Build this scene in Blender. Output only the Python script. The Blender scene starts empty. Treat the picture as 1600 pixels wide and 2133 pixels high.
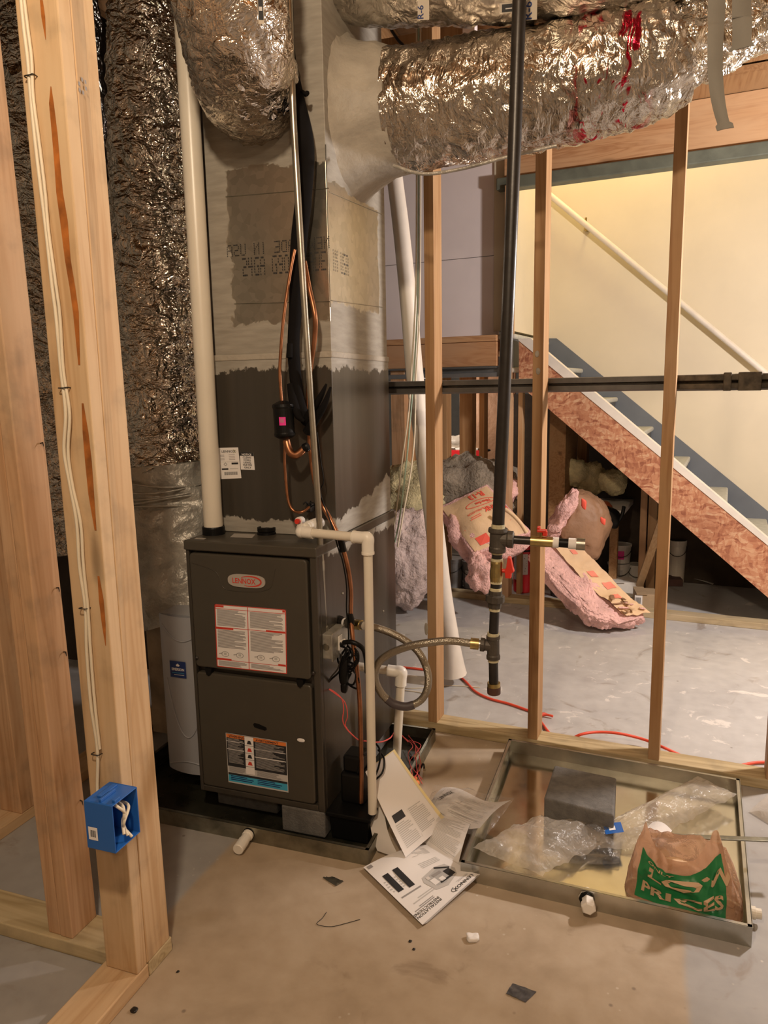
import bpy, math, random
from mathutils import Vector, Matrix, noise
random.seed(7)
PI = math.pi
V = Vector
scn = bpy.context.scene
COL = scn.collection

# ------------------------------------------------------------------ camera
F = 1550.0; CAMH = 1.38
PITCH, YAW, ROLL = math.radians(9.43), math.radians(19.5), math.radians(1.07)
fwd = V((-math.sin(YAW)*math.cos(PITCH), math.cos(YAW)*math.cos(PITCH), -math.sin(PITCH)))
rgt = V((math.cos(YAW), math.sin(YAW), 0)); dwn = fwd.cross(rgt)
r2 = math.cos(ROLL)*rgt + math.sin(ROLL)*dwn; d2 = -math.sin(ROLL)*rgt + math.cos(ROLL)*dwn
CAM = V((0, 0, CAMH))
cam = bpy.data.cameras.new('camera'); co = bpy.data.objects.new('camera', cam); COL.objects.link(co)
m = Matrix((r2, -d2, -fwd)).transposed().to_4x4(); m.translation = CAM; co.matrix_world = m
cam.sensor_fit = 'HORIZONTAL'; cam.sensor_width = 36; cam.lens = F/1600*36
cam.clip_start = 0.02; scn.camera = co

# ------------------------------------------------------------------ world, lamps, exposure
w = bpy.data.worlds.new('world'); scn.world = w; w.use_nodes = True
w.node_tree.nodes['Background'].inputs[0].default_value = (1.0, .80, .60, 1)
w.node_tree.nodes['Background'].inputs[1].default_value = .03
def lamp(name, loc, power, color, radius=.06, kind='POINT', target=None, size=None, spot=None):
    l = bpy.data.lights.new(name, kind); l.energy = power; l.color = color
    if kind == 'AREA': l.shape = 'RECTANGLE'; l.size, l.size_y = size
    else: l.shadow_soft_size = radius
    if kind == 'SPOT': l.spot_size = spot; l.spot_blend = .35
    o = bpy.data.objects.new(name, l); COL.objects.link(o); o.location = loc
    if target is not None: o.rotation_euler = (V(target)-V(loc)).to_track_quat('-Z', 'Y').to_euler()
    return o
lamp('ceiling_bulb', (-.35, .10, 2.62), 60, (1.0, .79, .56), .06)
lamp('near_bulb', (.7, -1.2, 2.5), 20, (1.0, .80, .58), .08)
lamp('back_room_bulb', (1.3, 3.2, 1.85), 108, (1.0, .90, .84), .07)
lamp('stairwell_lamp', (-.2, 5.15, 3.7), 26, (1.0, .80, .36), .12)
lamp('under_landing_fill', (-1.5, 5.4, 1.25), 7, (1.0, .88, .76), .07)  # fill lamp added to brighten the studs under the landing
scn.view_settings.view_transform = 'Standard'; scn.view_settings.look = 'None'
scn.view_settings.gamma = 1; scn.view_settings.use_curve_mapping = False
scn.view_settings.exposure = 0.86

# ------------------------------------------------------------------ points from the camera's geometry
def ray(x, y): return r2*((x-800)/F) + d2*((y-1066.5)/F) + fwd
def oz(x, y, z=0.0): d = ray(x, y); return CAM + d*((z-CAMH)/d.z)
def oy(x, y, Y): d = ray(x, y); return CAM + d*(Y/d.y)
def ox(x, y, X): d = ray(x, y); return CAM + d*(X/d.x)
# the far partition stands a little askew: its own frame (s along it, off behind it)
FTH = math.radians(-5.5); FD = V((math.cos(FTH), math.sin(FTH), 0)); FN = V((-math.sin(FTH), math.cos(FTH), 0)); FP = V((-.8, 4.68, 0))
def fw(s, off, z): return FP + FD*s + FN*off + V((0, 0, z))
def of(x, y, off=0.0):
    d = ray(x, y); t = ((FP-CAM).dot(FN)+off)/d.dot(FN); p = CAM + d*t; return (p-FP).dot(FD), p.z
# the near partition too
GTH = math.radians(-4.3); GD = V((math.cos(GTH), math.sin(GTH), 0)); GN = V((-math.sin(GTH), math.cos(GTH), 0)); GP = V((-.77, 2.74, 0))
def gw(s, off, z): return GP + GD*s + GN*off + V((0, 0, z))
def og(x, y, off=0.0):
    d = ray(x, y); t = ((GP-CAM).dot(GN)+off)/d.dot(GN); p = CAM + d*t; return (p-GP).dot(GD), p.z

# ------------------------------------------------------------------ materials
class NT:
    def __init__(s, name):
        s.m = bpy.data.materials.new(name); s.m.use_nodes = True; s.t = s.m.node_tree
        s.b = s.t.nodes['Principled BSDF']; s.out = s.t.nodes['Material Output']
    def n(s, t): return s.t.nodes.new(t)
    def L(s, a, b): s.t.links.new(a, b)
    def put(s, sock, v):
        if hasattr(v, 'is_linked') or isinstance(v, bpy.types.NodeSocket): s.L(v, sock)
        else:
            try: sock.default_value = v
            except Exception: sock.default_value = (*v, 1)
    def obj(s): return s.n('ShaderNodeTexCoord').outputs['Object']
    def pos(s): return s.n('ShaderNodeNewGeometry').outputs['Position']
    def rnd(s): return s.n('ShaderNodeObjectInfo').outputs['Random']
    def math(s, op, a, b=0.0, c=0.0, clamp=False):
        q = s.n('ShaderNodeMath'); q.operation = op; q.use_clamp = clamp
        s.put(q.inputs[0], a); s.put(q.inputs[1], b)
        if op in ('MULTIPLY_ADD',): s.put(q.inputs[2], c)
        return q.outputs[0]
    def vm(s, op, a, b):
        q = s.n('ShaderNodeVectorMath'); q.operation = op; s.put(q.inputs[0], a)
        if isinstance(b, (int, float)): b = (b, b, b)
        if isinstance(b, tuple): q.inputs[1].default_value = b
        else: s.L(b, q.inputs[1])
        return q.outputs[0]
    def sep(s, v):
        q = s.n('ShaderNodeSeparateXYZ'); s.L(v, q.inputs[0]); return q.outputs
    def noise(s, v, sc, det=4, dist=0.0, rough=.55):
        q = s.n('ShaderNodeTexNoise'); s.L(v, q.inputs['Vector']); q.inputs['Scale'].default_value = sc
        q.inputs['Detail'].default_value = det; q.inputs['Distortion'].default_value = dist; q.inputs['Roughness'].default_value = rough
        return q.outputs['Fac']
    def nvec(s, v, sc, det=3):
        q = s.n('ShaderNodeTexNoise'); s.L(v, q.inputs['Vector']); q.inputs['Scale'].default_value = sc; q.inputs['Detail'].default_value = det
        return q.outputs['Color']
    def vor(s, v, sc, feat='F1', out='Distance'):
        q = s.n('ShaderNodeTexVoronoi'); q.feature = feat; s.L(v, q.inputs['Vector']); q.inputs['Scale'].default_value = sc
        return q.outputs[out]
    def ramp(s, f, stops):
        q = s.n('ShaderNodeValToRGB'); s.L(f, q.inputs[0]); e = q.color_ramp.elements
        while len(e) < len(stops): e.new(.5)
        for k, (p, c) in zip(e, stops):
            k.position = p; k.color = (*c, 1) if not isinstance(c, (int, float)) else (c, c, c, 1)
        return q.outputs[0]
    def mix(s, f, a, b, mode='MIX'):
        q = s.n('ShaderNodeMix'); q.data_type = 'RGBA'; q.blend_type = mode
        s.put(q.inputs[0], f)
        for i, v in ((6, a), (7, b)):
            if isinstance(v, tuple): q.inputs[i].default_value = (*v[:3], 1)
            else: s.L(v, q.inputs[i])
        return q.outputs[2]
    def step(s, v, a, b):   # smooth 0..1 between a and b
        q = s.n('ShaderNodeMapRange'); q.interpolation_type = 'SMOOTHSTEP'; s.put(q.inputs[0], v)
        q.inputs[1].default_value = a; q.inputs[2].default_value = b; q.inputs[3].default_value = 0; q.inputs[4].default_value = 1
        return q.outputs[0]
    def bump(s, h, strength, dist):
        q = s.n('ShaderNodeBump'); s.L(h, q.inputs['Height']); q.inputs['Strength'].default_value = strength; q.inputs['Distance'].default_value = dist
        s.L(q.outputs[0], s.b.inputs['Normal'])
    def set(s, col=None, rough=None, metal=None, **k):
        if col is not None: s.put(s.b.inputs['Base Color'], col)
        if rough is not None: s.put(s.b.inputs['Roughness'], rough)
        if metal is not None: s.put(s.b.inputs['Metallic'], metal)
        for a, v in k.items(): s.put(s.b.inputs[a.replace('_', ' ')], v)
        return s.m
MC = {}
def simple(name, col, rough=.5, metal=0.0, var=.25, vs=12, bmp=0.0, bs=60, bd=.002, **k):
    if name in MC: return MC[name]
    q = NT(name); v = q.obj(); n = q.noise(v, vs, 5, .3)
    dark = tuple(c*(1-var) for c in col); lite = tuple(min(1, c*(1+var*.5)) for c in col)
    q.set(q.ramp(n, [(.3, dark), (.7, lite)]), rough, metal, **k)
    if bmp: q.bump(q.noise(v, bs, 4), bmp, bd)
    MC[name] = q.m; return q.m
def flat(name, col, rough=.5, metal=0.0):
    if name in MC: return MC[name]
    q = NT(name); q.set(col, rough, metal); MC[name] = q.m; return q.m
def wood(name, axis, c1, c2, c3, knots=.6, streak=None, dirt=0.0):
    if name in MC: return MC[name]
    q = NT(name); v = q.obj()
    off = q.math('MULTIPLY', q.rnd(), 37.0)
    cx = q.n('ShaderNodeCombineXYZ')
    for i in range(3): q.L(off, cx.inputs[i])
    vv = q.vm('ADD', v, cx.outputs[0])
    sc = [16, 16, 16]; sc[axis] = .8
    st = q.vm('MULTIPLY', vv, tuple(sc))
    ring = q.noise(st, 1.0, 2, 1.2)
    band = q.math('FRACT', q.math('MULTIPLY', ring, 4.5))
    fine = [90, 90, 90]; fine[axis] = 3
    fn = q.noise(q.vm('MULTIPLY', vv, tuple(fine)), 1.0, 3)
    f = q.math('ADD', q.math('MULTIPLY', q.math('ABSOLUTE', q.math('SUBTRACT', band, .5)), 1.0), q.math('MULTIPLY', q.math('SUBTRACT', fn, .5), .5))
    col = q.ramp(f, [(-.0, c1), (.22, tuple(a_*.35+b_*.65 for a_, b_ in zip(c1, c2))), (.5, c2)])
    big = [3, 3, 3]; big[axis] = 1.1
    col = q.mix(q.step(q.noise(q.vm('MULTIPLY', vv, tuple(big)), 1.3, 4), .45, .75), col, c3)
    ks = [11, 11, 11]; ks[axis] = 2.6
    kd = q.vor(q.vm('MULTIPLY', vv, tuple(ks)), .75)
    col = q.mix(q.math('MULTIPLY', q.math('SUBTRACT', 1.0, q.step(kd, .03, .16)), knots), col, tuple(c*.30 for c in c1))
    if dirt: col = q.mix(q.math('MULTIPLY', q.step(q.noise(vv, 9, 6), .5, .7), dirt), col, (.13, .11, .08))
    q.set(col, .62, 0, Specular_IOR_Level=.3); q.bump(fn, .25, .0015)
    MC[name] = q.m; return q.m
def foil(name, axis, tint=(.80, .745, .67), wr=1.0, red=False, rough=.15, fine=46):
    q = NT(name); v = q.obj()
    d = q.vm('MULTIPLY', q.vm('SUBTRACT', q.nvec(v, 7, 2), (.5, .5, .5)), .10)
    vd = q.vm('ADD', v, d)
    sc = [9, 9, 9]; sc[axis] = fine
    def rg(f_, k_, o_):
        s3 = [f_, f_, f_]; s3[axis] = f_*k_
        return q.math('ABSOLUTE', q.math('SUBTRACT', q.noise(q.vm('ADD', q.vm('MULTIPLY', vd, tuple(s3)), (o_, o_, o_)), 1.0, 1, .6), .5))
    kk = fine/22.0
    h = q.math('ADD', q.math('ADD', q.math('MULTIPLY', rg(7, kk, 0), 1.5), q.math('MULTIPLY', rg(16, kk, 3), .85)), q.math('ADD', q.math('MULTIPLY', rg(38, kk*.9, 6), .42), q.math('MULTIPLY', rg(90, kk*.8, 9), .16)))
    col = q.mix(q.step(q.noise(v, 5, 4), .35, .7), tint, tuple(c*.78 for c in tint))
    if red:
        p = q.pos(); s = q.sep(p)
        zone = q.math('MULTIPLY', q.step(s[0], -.27, -.19), q.math('SUBTRACT', 1.0, q.step(s[0], -.06, -.01)))
        zone = q.math('MULTIPLY', zone, q.step(q.noise(q.vm('MULTIPLY', vd, (30, 14, 7)), 1.0, 3, 1.0), .55, .62))
        col = q.mix(zone, col, (.50, .015, .04))
    q.set(col, rough, 1.0); q.bump(h, min(1.0, wr), .034*wr)
    return q.m
# lumber tones
PINE = ((.47, .295, .15), (.56, .38, .215), (.60, .435, .265))
M_post = wood('pine_post', 2, *PINE, dirt=.22)
M_postr = wood('pine_post_red', 2, (.43, .24, .12), (.54, .33, .185), (.55, .37, .23), dirt=.28)
M_stud = wood('fir_stud', 2, (.33, .175, .075), (.42, .245, .115), (.46, .30, .17), knots=.5)
M_pltx = wood('plate_x', 0, (.36, .27, .14), (.52, .41, .24), (.50, .40, .26), knots=.3, dirt=.25)
M_plty = wood('plate_y', 1, *PINE, knots=.3, dirt=.1)
M_beam = wood('beam_x', 0, (.40, .20, .09), (.54, .31, .155), (.57, .36, .20), knots=.5)
M_joist = wood('joist', 1, (.26, .13, .055), (.36, .20, .09), (.36, .22, .11))
M_dark = simple('void_dark', (.02, .015, .012), .9)

q = NT('osb'); v = q.obj()
vd = q.vm('ADD', v, q.vm('MULTIPLY', q.nvec(v, 6), .12))
a = q.vor(q.vm('MULTIPLY', vd, (19, 19, 60)), 1.0, 'F1', 'Color'); b = q.vor(q.vm('MULTIPLY', q.vm('ADD', vd, (5, 3, 1)), (80, 80, 30)), 1.0, 'F1', 'Color')
sa, sb = q.sep(a), q.sep(b)
f = q.math('ADD', q.math('MULTIPLY', sa[0], .55), q.math('MULTIPLY', sb[1], .45))
col = q.ramp(f, [(.12, (.27, .09, .045)), (.36, (.42, .17, .085)), (.62, (.50, .235, .125)), (.9, (.60, .36, .21))])
fn = q.noise(q.vm('MULTIPLY', vd, (30, 30, 120)), 1.0, 4)
col = q.mix(q.math('MULTIPLY', q.step(fn, .52, .66), .45), col, (.33, .11, .06))
q.set(col, .6, 0); q.bump(f, .35, .003); M_osb = q.m

# painted mastic over sheet metal
def plenum_mat():
    q = NT('plenum_metal_and_mastic'); p = q.pos(); s = q.sep(p)
    nx = q.math('MULTIPLY', q.math('SUBTRACT', q.noise(q.vm('MULTIPLY', p, (1, 1, 1)), 9, 6, .4, .7), .5), .10)
    nz = q.math('MULTIPLY', q.math('SUBTRACT', q.noise(q.vm('ADD', p, (4, 4, 4)), 14, 6, .2, .7), .5), .09)
    x = q.math('ADD', s[0], nx); z = q.math('ADD', s[2], nz); y = q.math('ADD', s[1], nx)
    def band(v, a, b, e=.004): return q.math('MULTIPLY', q.step(v, a-e, a+e), q.math('SUBTRACT', 1.0, q.step(v, b-e, b+e)))
    front = q.math('MULTIPLY', band(x, -1.225, -.5), band(z, 1.585, 2.035))
    topz = q.math('SUBTRACT', q.math('ADD', z, 0.0), q.math('MULTIPLY', q.math('SUBTRACT', s[1], 2.1), .0))
    side = q.math('MULTIPLY', band(y, 1.9, 2.52), band(topz, 1.635, 1.98))
    isfront = q.math('LESS_THAN', s[1], 2.0915)
    bare = q.mix(isfront, side, front)
    bare = q.sep(bare)[0]
    br = q.noise(q.vm('MULTIPLY', p, (10, 10, 60)), 1.0, 5)
    mcol = q.ramp(br, [(.3, (.26, .235, .195)), (.65, (.35, .32, .27))])
    spang = q.vor(p, 45, 'F1', 'Color')
    gcol = q.mix(q.sep(spang)[0], (.42, .38, .31), (.52, .47, .39))
    q.set(q.mix(bare, mcol, gcol), q.mix(bare, (.55,)*3, (.30,)*3), bare)
    q.bump(q.mix(bare, br, (.4,)*3), .25, .004)
    return q.m
M_plen = plenum_mat()
def cab_mat(name):
    q = NT(name); p = q.pos(); s = q.sep(p)
    nz = q.math('MULTIPLY', q.math('SUBTRACT', q.noise(q.vm('MULTIPLY', p, (1, 1, .7)), 17, 6, .3, .7), .5), .11)
    z = q.math('ADD', s[2], nz)
    lo = q.math('MULTIPLY', q.step(s[1], 2.0, 2.02), q.math('SUBTRACT', 1.0, q.step(q.math('SUBTRACT', z, q.math('MULTIPLY', q.math('SUBTRACT', s[1], 2.083), .16)), .972, .978)))
    lo = q.math('MULTIPLY', lo, q.step(z, .875, .882))
    up = q.step(z, 1.440, 1.446)
    mk = q.math('MAXIMUM', lo, up)
    br = q.noise(q.vm('MULTIPLY', p, (10, 10, 60)), 1.0, 5)
    mcol = q.ramp(br, [(.3, (.27, .25, .21)), (.65, (.37, .345, .30))])
    st = q.noise(q.vm('MULTIPLY', p, (30, 30, 1.2)), 1.0, 4)
    base = q.ramp(st, [(.3, (.052, .045, .035)), (.7, (.066, .057, .046))])
    q.set(q.mix(mk, base, mcol), q.mix(mk, (.28,)*3, (.6,)*3), q.math('MULTIPLY', q.math('SUBTRACT', 1.0, mk), .2))
    q.bump(q.mix(mk, st, br), .12, .003)
    return q.m
M_cab = cab_mat('dark_cabinet_paint')
M_door = simple('furnace_door_paint', (.066, .057, .043), .38, .1, var=.06, bmp=.04, bs=400)
M_galv = simple('galvanised_steel', (.50, .49, .44), .30, 1.0, var=.28, vs=9, bmp=.08, bs=14, bd=.004)
M_galvd = simple('stained_galvanised', (.30, .29, .23), .38, .9, var=.5, vs=14)
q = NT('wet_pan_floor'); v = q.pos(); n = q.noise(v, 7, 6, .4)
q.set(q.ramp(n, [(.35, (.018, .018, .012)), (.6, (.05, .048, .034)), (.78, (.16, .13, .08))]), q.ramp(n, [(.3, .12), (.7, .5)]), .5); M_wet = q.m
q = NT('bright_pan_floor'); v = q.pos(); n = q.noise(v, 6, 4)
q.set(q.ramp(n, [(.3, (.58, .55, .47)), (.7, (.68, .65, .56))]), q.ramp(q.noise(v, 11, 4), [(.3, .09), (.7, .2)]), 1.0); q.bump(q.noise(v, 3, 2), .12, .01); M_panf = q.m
M_pvc = simple('white_pvc', (.74, .68, .57), .32, 0, var=.07, vs=6)
M_pvcw = simple('white_pvc_fitting', (.82, .78, .70), .35, 0, var=.05, vs=6)
M_white = flat('white_plastic', (.80, .77, .72), .4)
M_black = simple('black_plastic', (.005, .005, .005), .42, 0, var=.1, Specular_IOR_Level=.22)
M_rubber = simple('black_foam', (.006, .005, .005), .85, 0, var=.3, bmp=.2, bs=200, Specular_IOR_Level=.15)
M_copper = simple('copper', (.44, .20, .105), .38, 1.0, var=.35, vs=20)
M_brass = simple('brass', (.52, .40, .17), .32, 1.0, var=.3, vs=30)
M_iron = simple('black_iron', (.030, .026, .023), .36, .35, var=.3, vs=30, bmp=.1, bs=90)
M_fit = simple('cast_iron_fitting', (.085, .073, .060), .5, .4, var=.3, vs=40, bmp=.25, bs=160)
M_dope = simple('pipe_dope', (.58, .52, .33), .6, 0, var=.25, vs=60)
M_red = flat('red_handle', (.62, .035, .02), .35)
M_mastic = simple('grey_mastic', (.385, .345, .285), .55, 0, var=.16, vs=14, bmp=.5, bs=26, bd=.01)
M_masticf = simple('mastic_on_foil', (.46, .435, .385), .42, .35, var=.3, vs=9, bmp=.8, bs=18, bd=.02)
M_foilv = foil('foil_vertical', 2, wr=1.0, fine=38)
M_foilh = foil('foil_horizontal', 0, wr=.58, red=True, fine=44, tint=(.66, .60, .52), rough=.2)
M_foilu = foil('foil_upper', 0, wr=.55, fine=30, tint=(.76, .72, .66), rough=.32)
M_foilb = foil('foil_bend', 2, wr=.68, fine=34, tint=(.78, .70, .61))
M_greyp = simple('pale_grey_sheet', (.36, .365, .39), .42, .1, var=.06, vs=5)
M_block = simple('concrete_block', (.155, .148, .138), .9, 0, var=.3, vs=30, bmp=.7, bs=180, bd=.003)
M_paper = flat('white_paper', (.80, .77, .75), .7)
M_paperd = flat('paper_shade', (.66, .62, .58), .7)
M_yel = flat('yellow_edge', (.85, .72, .38), .7)
M_ink = flat('black_ink', (.02, .02, .022), .6)
M_grey = flat('grey_print', (.30, .28, .27), .7)
M_lgrey = flat('light_grey_print', (.52, .50, .48), .7)
M_redp = flat('red_print', (.60, .045, .025), .6)
M_org = flat('orange_print', (.72, .20, .04), .6)
M_cyan = flat('cyan_print', (.05, .36, .56), .6)
M_blue = flat('blue_plastic', (.018, .115, .42), .38)
M_navy = flat('navy_label', (.01, .03, .14), .45)
M_pink = flat('magenta_label', (.80, .03, .30), .5)
M_romex = simple('white_cable', (.72, .63, .48), .5, 0, var=.1, vs=8)
M_cord = flat('orange_cord', (.78, .085, .04), .5)
M_hose = None
M_boxm = simple('box_steel', (.40, .385, .34), .42, .55, var=.3, vs=40)
q = NT('braided_steel'); v = q.obj()
wv = q.vor(v, 420); q.set((.36, .325, .265), .34, 1.0); q.bump(wv, .6, .0015); M_hose = q.m
M_emt = simple('emt_steel', (.46, .44, .38), .34, 1.0, var=.25, vs=18, bmp=.05, bs=120)
M_resin = simple('resin_streak', (.38, .12, .02), .5, 0, var=.5, vs=22)
M_fluff = simple('pink_fluff', (.86, .52, .48), .95, 0, var=.22, vs=16, bmp=.8, bs=70, bd=.02, Subsurface_Weight=.0)
M_fluffy = simple('yellow_fluff', (.76, .66, .38), .95, 0, var=.3, vs=16, bmp=.8, bs=70, bd=.02)
M_fluffg = simple('dusty_fluff', (.31, .26, .20), .95, 0, var=.3, vs=12, bmp=.8, bs=50, bd=.02)
M_fluffw = simple('bagged_fluff', (.66, .53, .50), .5, 0, var=.3, vs=9, bmp=.8, bs=30, bd=.03)
M_kraft = simple('kraft_paper', (.72, .50, .30), .6, 0, var=.12, vs=8, bmp=.4, bs=22, bd=.012)
M_kraftd = simple('kraft_paper_brown', (.30, .165, .09), .6, 0, var=.15, vs=8, bmp=.4, bs=22, bd=.012)
M_kred = flat('red_kraft_ink', (.80, .10, .06), .6)
M_fire = flat('fire_red', (.66, .02, .03), .3)
M_card = simple('cardboard', (.42, .30, .18), .8, 0, var=.15)
M_wbox = simple('white_carton', (.70, .66, .60), .7, 0, var=.1)
M_tread = simple('pale_tread', (.44, .44, .40), .8, 0, var=.14, vs=30, bmp=.3, bs=200)
M_riser = simple('grey_riser', (.085, .088, .092), .7, 0, var=.1)
M_skirt = simple('blue_grey_paint', (.135, .150, .170), .6, 0, var=.1, vs=6)
M_wstr = simple('white_trim_strip', (.72, .66, .58), .5, 0, var=.08)
M_steelb = simple('dark_steel_bar', (.12, .11, .10), .45, .5, var=.35, vs=14)
M_rust = simple('rusted_steel', (.10, .08, .055), .7, .3, var=.65, vs=30, bmp=.6, bs=60)
M_track = simple('steel_track', (.42, .44, .46), .38, .9, var=.15)
M_gplate = simple('green_grey_treated', (.13, .14, .105), .6, .0, var=.35, vs=8)
M_strip = simple('grey_tape_strip', (.21, .195, .165), .75, 0, var=.1, vs=10, bmp=.2, bs=120)
def plastic(name, col, alpha, rough=.18, bs=30, bd=.012):
    q = NT(name); v = q.obj(); d = q.n('ShaderNodeBsdfDiffuse'); d.inputs[0].default_value = (*col, 1)
    tl = q.n('ShaderNodeBsdfTranslucent'); tl.inputs[0].default_value = (*col, 1)
    g = q.n('ShaderNodeBsdfGlossy'); g.inputs['Roughness'].default_value = rough; g.inputs[0].default_value = (.9, .9, .9, 1)
    t = q.n('ShaderNodeBsdfTransparent'); t.inputs[0].default_value = (*[min(1, .82+c*.18) for c in col], 1)
    bp = q.n('ShaderNodeBump'); q.L(q.noise(v, bs, 4, 1.2), bp.inputs['Height']); bp.inputs['Strength'].default_value = .6; bp.inputs['Distance'].default_value = bd
    for x in (d, g): q.L(bp.outputs[0], x.inputs['Normal'])
    m1 = q.n('ShaderNodeMixShader'); m1.inputs[0].default_value = .4; q.L(d.outputs[0], m1.inputs[1]); q.L(tl.outputs[0], m1.inputs[2])
    m2 = q.n('ShaderNodeMixShader'); m2.inputs[0].default_value = alpha; q.L(t.outputs[0], m2.inputs[1]); q.L(m1.outputs[0], m2.inputs[2])
    fr = q.n('ShaderNodeFresnel'); fr.inputs[0].default_value = 1.45; q.L(bp.outputs[0], fr.inputs['Normal'])
    m3 = q.n('ShaderNodeMixShader'); q.L(q.math('MULTIPLY', fr.outputs[0], .45), m3.inputs[0]); q.L(m2.outputs[0], m3.inputs[1]); q.L(g.outputs[0], m3.inputs[2])
    q.L(m3.outputs[0], q.out.inputs[0]); return q.m
M_clear = plastic('clear_plastic_film', (.92, .84, .73), .36)
M_clearp = plastic('thin_clear_film', (.85, .82, .80), .10)
M_brown = plastic('brown_bag_film', (.64, .39, .245), .86, .25)
M_green = flat('green_print', (.02, .22, .07), .4)

# ------------------------------------------------------------------ mesh building
class MB:
    def __init__(s): s.v = []; s.f = []; s.m = []; s.s = []; s.mats = []
    def mi(s, m):
        if m not in s.mats: s.mats.append(m)
        return s.mats.index(m)
    def add(s, vs, fs, m, smooth=False):
        o = len(s.v); k = s.mi(m); s.v += [V(p) for p in vs]
        for f in fs: s.f.append([i+o for i in f]); s.m.append(k); s.s.append(smooth)
        return s
    def hexa(s, p, m):   # 8 points: bottom 4 ccw, top 4 ccw
        return s.add(p, [(3, 2, 1, 0), (4, 5, 6, 7), (0, 1, 5, 4), (1, 2, 6, 5), (2, 3, 7, 6), (3, 0, 4, 7)], m)
    def box(s, x0, x1, y0, y1, z0, z1, m, fn=None):
        p = [V(q) for q in ((x0, y0, z0), (x1, y0, z0), (x1, y1, z0), (x0, y1, z0), (x0, y0, z1), (x1, y0, z1), (x1, y1, z1), (x0, y1, z1))]
        if fn: p = [fn(*q) for q in p]
        return s.hexa(p, m)
    def prism(s, poly, fn, d0, d1, m):   # poly in (a,b); fn(a,d,b)->world
        n = len(poly); a = [fn(x, d0, z) for x, z in poly]; b = [fn(x, d1, z) for x, z in poly]
        return s.add(a+b, [list(range(n)), list(range(2*n-1, n-1, -1))]+[(i, i+n, (i+1) % n+n, (i+1) % n) for i in range(n)], m)
    def tube(s, path, r, m, seg=14, caps=True, fn=None, smooth=True):
        path = [V(p) for p in path]; n = len(path); rr = r if isinstance(r, (list, tuple)) else [r]*n
        t = [(path[min(i+1, n-1)]-path[max(i-1, 0)]).normalized() for i in range(n)]
        u = t[0].orthogonal().normalized()
        if abs(t[0].z) < .99: u = t[0].cross(V((0, 0, 1))).normalized()
        vs = []
        for i in range(n):
            u = (u - t[i]*u.dot(t[i])).normalized(); w_ = t[i].cross(u)
            for k in range(seg):
                a = 2*PI*k/seg; dr = (fn(i/(n-1), a, path[i]+(u*math.cos(a)+w_*math.sin(a))*rr[i]) if fn else 0)
                vs.append(path[i]+(u*math.cos(a)+w_*math.sin(a))*(rr[i]+dr))
        fs = [(i*seg+k, i*seg+(k+1) % seg, (i+1)*seg+(k+1) % seg, (i+1)*seg+k) for i in range(n-1) for k in range(seg)]
        s.add(vs, fs, m, smooth)
        if caps: s.add(vs[:seg][::-1], [list(range(seg))], m); s.add(vs[-seg:], [list(range(seg))], m)
        return s
    def cyl(s, a, b, r, m, seg=20, r2_=None): return s.tube([a, b], [r, r if r2_ is None else r2_], m, seg)
    def lathe(s, base, ax, prof, m, seg=24):   # prof: (radius, height) along ax
        ax = V(ax).normalized(); base = V(base)
        u = ax.orthogonal().normalized(); w_ = ax.cross(u); vs = []
        for r, h in prof:
            for k in range(seg):
                a = 2*PI*k/seg; vs.append(base+ax*h+(u*math.cos(a)+w_*math.sin(a))*max(r, 1e-5))
        n = len(prof)
        fs = [(i*seg+k, i*seg+(k+1) % seg, (i+1)*seg+(k+1) % seg, (i+1)*seg+k) for i in range(n-1) for k in range(seg)]
        s.add(vs, fs, m, False)
        s.add(vs[:seg][::-1], [list(range(seg))], m); s.add(vs[-seg:], [list(range(seg))], m)
        return s
    def ball(s, c, r, m, seg=12, sc=(1, 1, 1), amp=0, fr=20):
        c = V(c); vs = []; rings = seg//2+2
        for i in range(rings+1):
            th = PI*i/rings
            for k in range(seg):
                a = 2*PI*k/seg; d = V((math.sin(th)*math.cos(a), math.sin(th)*math.sin(a), math.cos(th)))
                p = V((d.x*sc[0], d.y*sc[1], d.z*sc[2]))*r
                if amp: p += d*amp*noise.noise((c+p)*fr)
                vs.append(c+p)
        fs = [(i*seg+k, (i+1)*seg+k, (i+1)*seg+(k+1) % seg, i*seg+(k+1) % seg) for i in range(rings) for k in range(seg)]
        return s.add(vs, fs, m, True)
    def grid(s, fn, nu, nv, m, smooth=True, u0=0, u1=1, v0=0, v1=1):
        vs = [fn(u0+(u1-u0)*i/nu, v0+(v1-v0)*j/nv) for i in range(nu+1) for j in range(nv+1)]
        fs = [(i*(nv+1)+j, (i+1)*(nv+1)+j, (i+1)*(nv+1)+j+1, i*(nv+1)+j+1) for i in range(nu) for j in range(nv)]
        return s.add(vs, fs, m, smooth)
    def sheet(s, fn, nu, nv, m, th=.001):    # a thin sheet with two sides and edges
        def nr(u, v): return nrm(fn, u, v)
        s.grid(fn, nu, nv, m); s.grid(lambda u, v: fn(u, v)-nr(u, v)*th, nu, nv, m)
        return s
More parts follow.
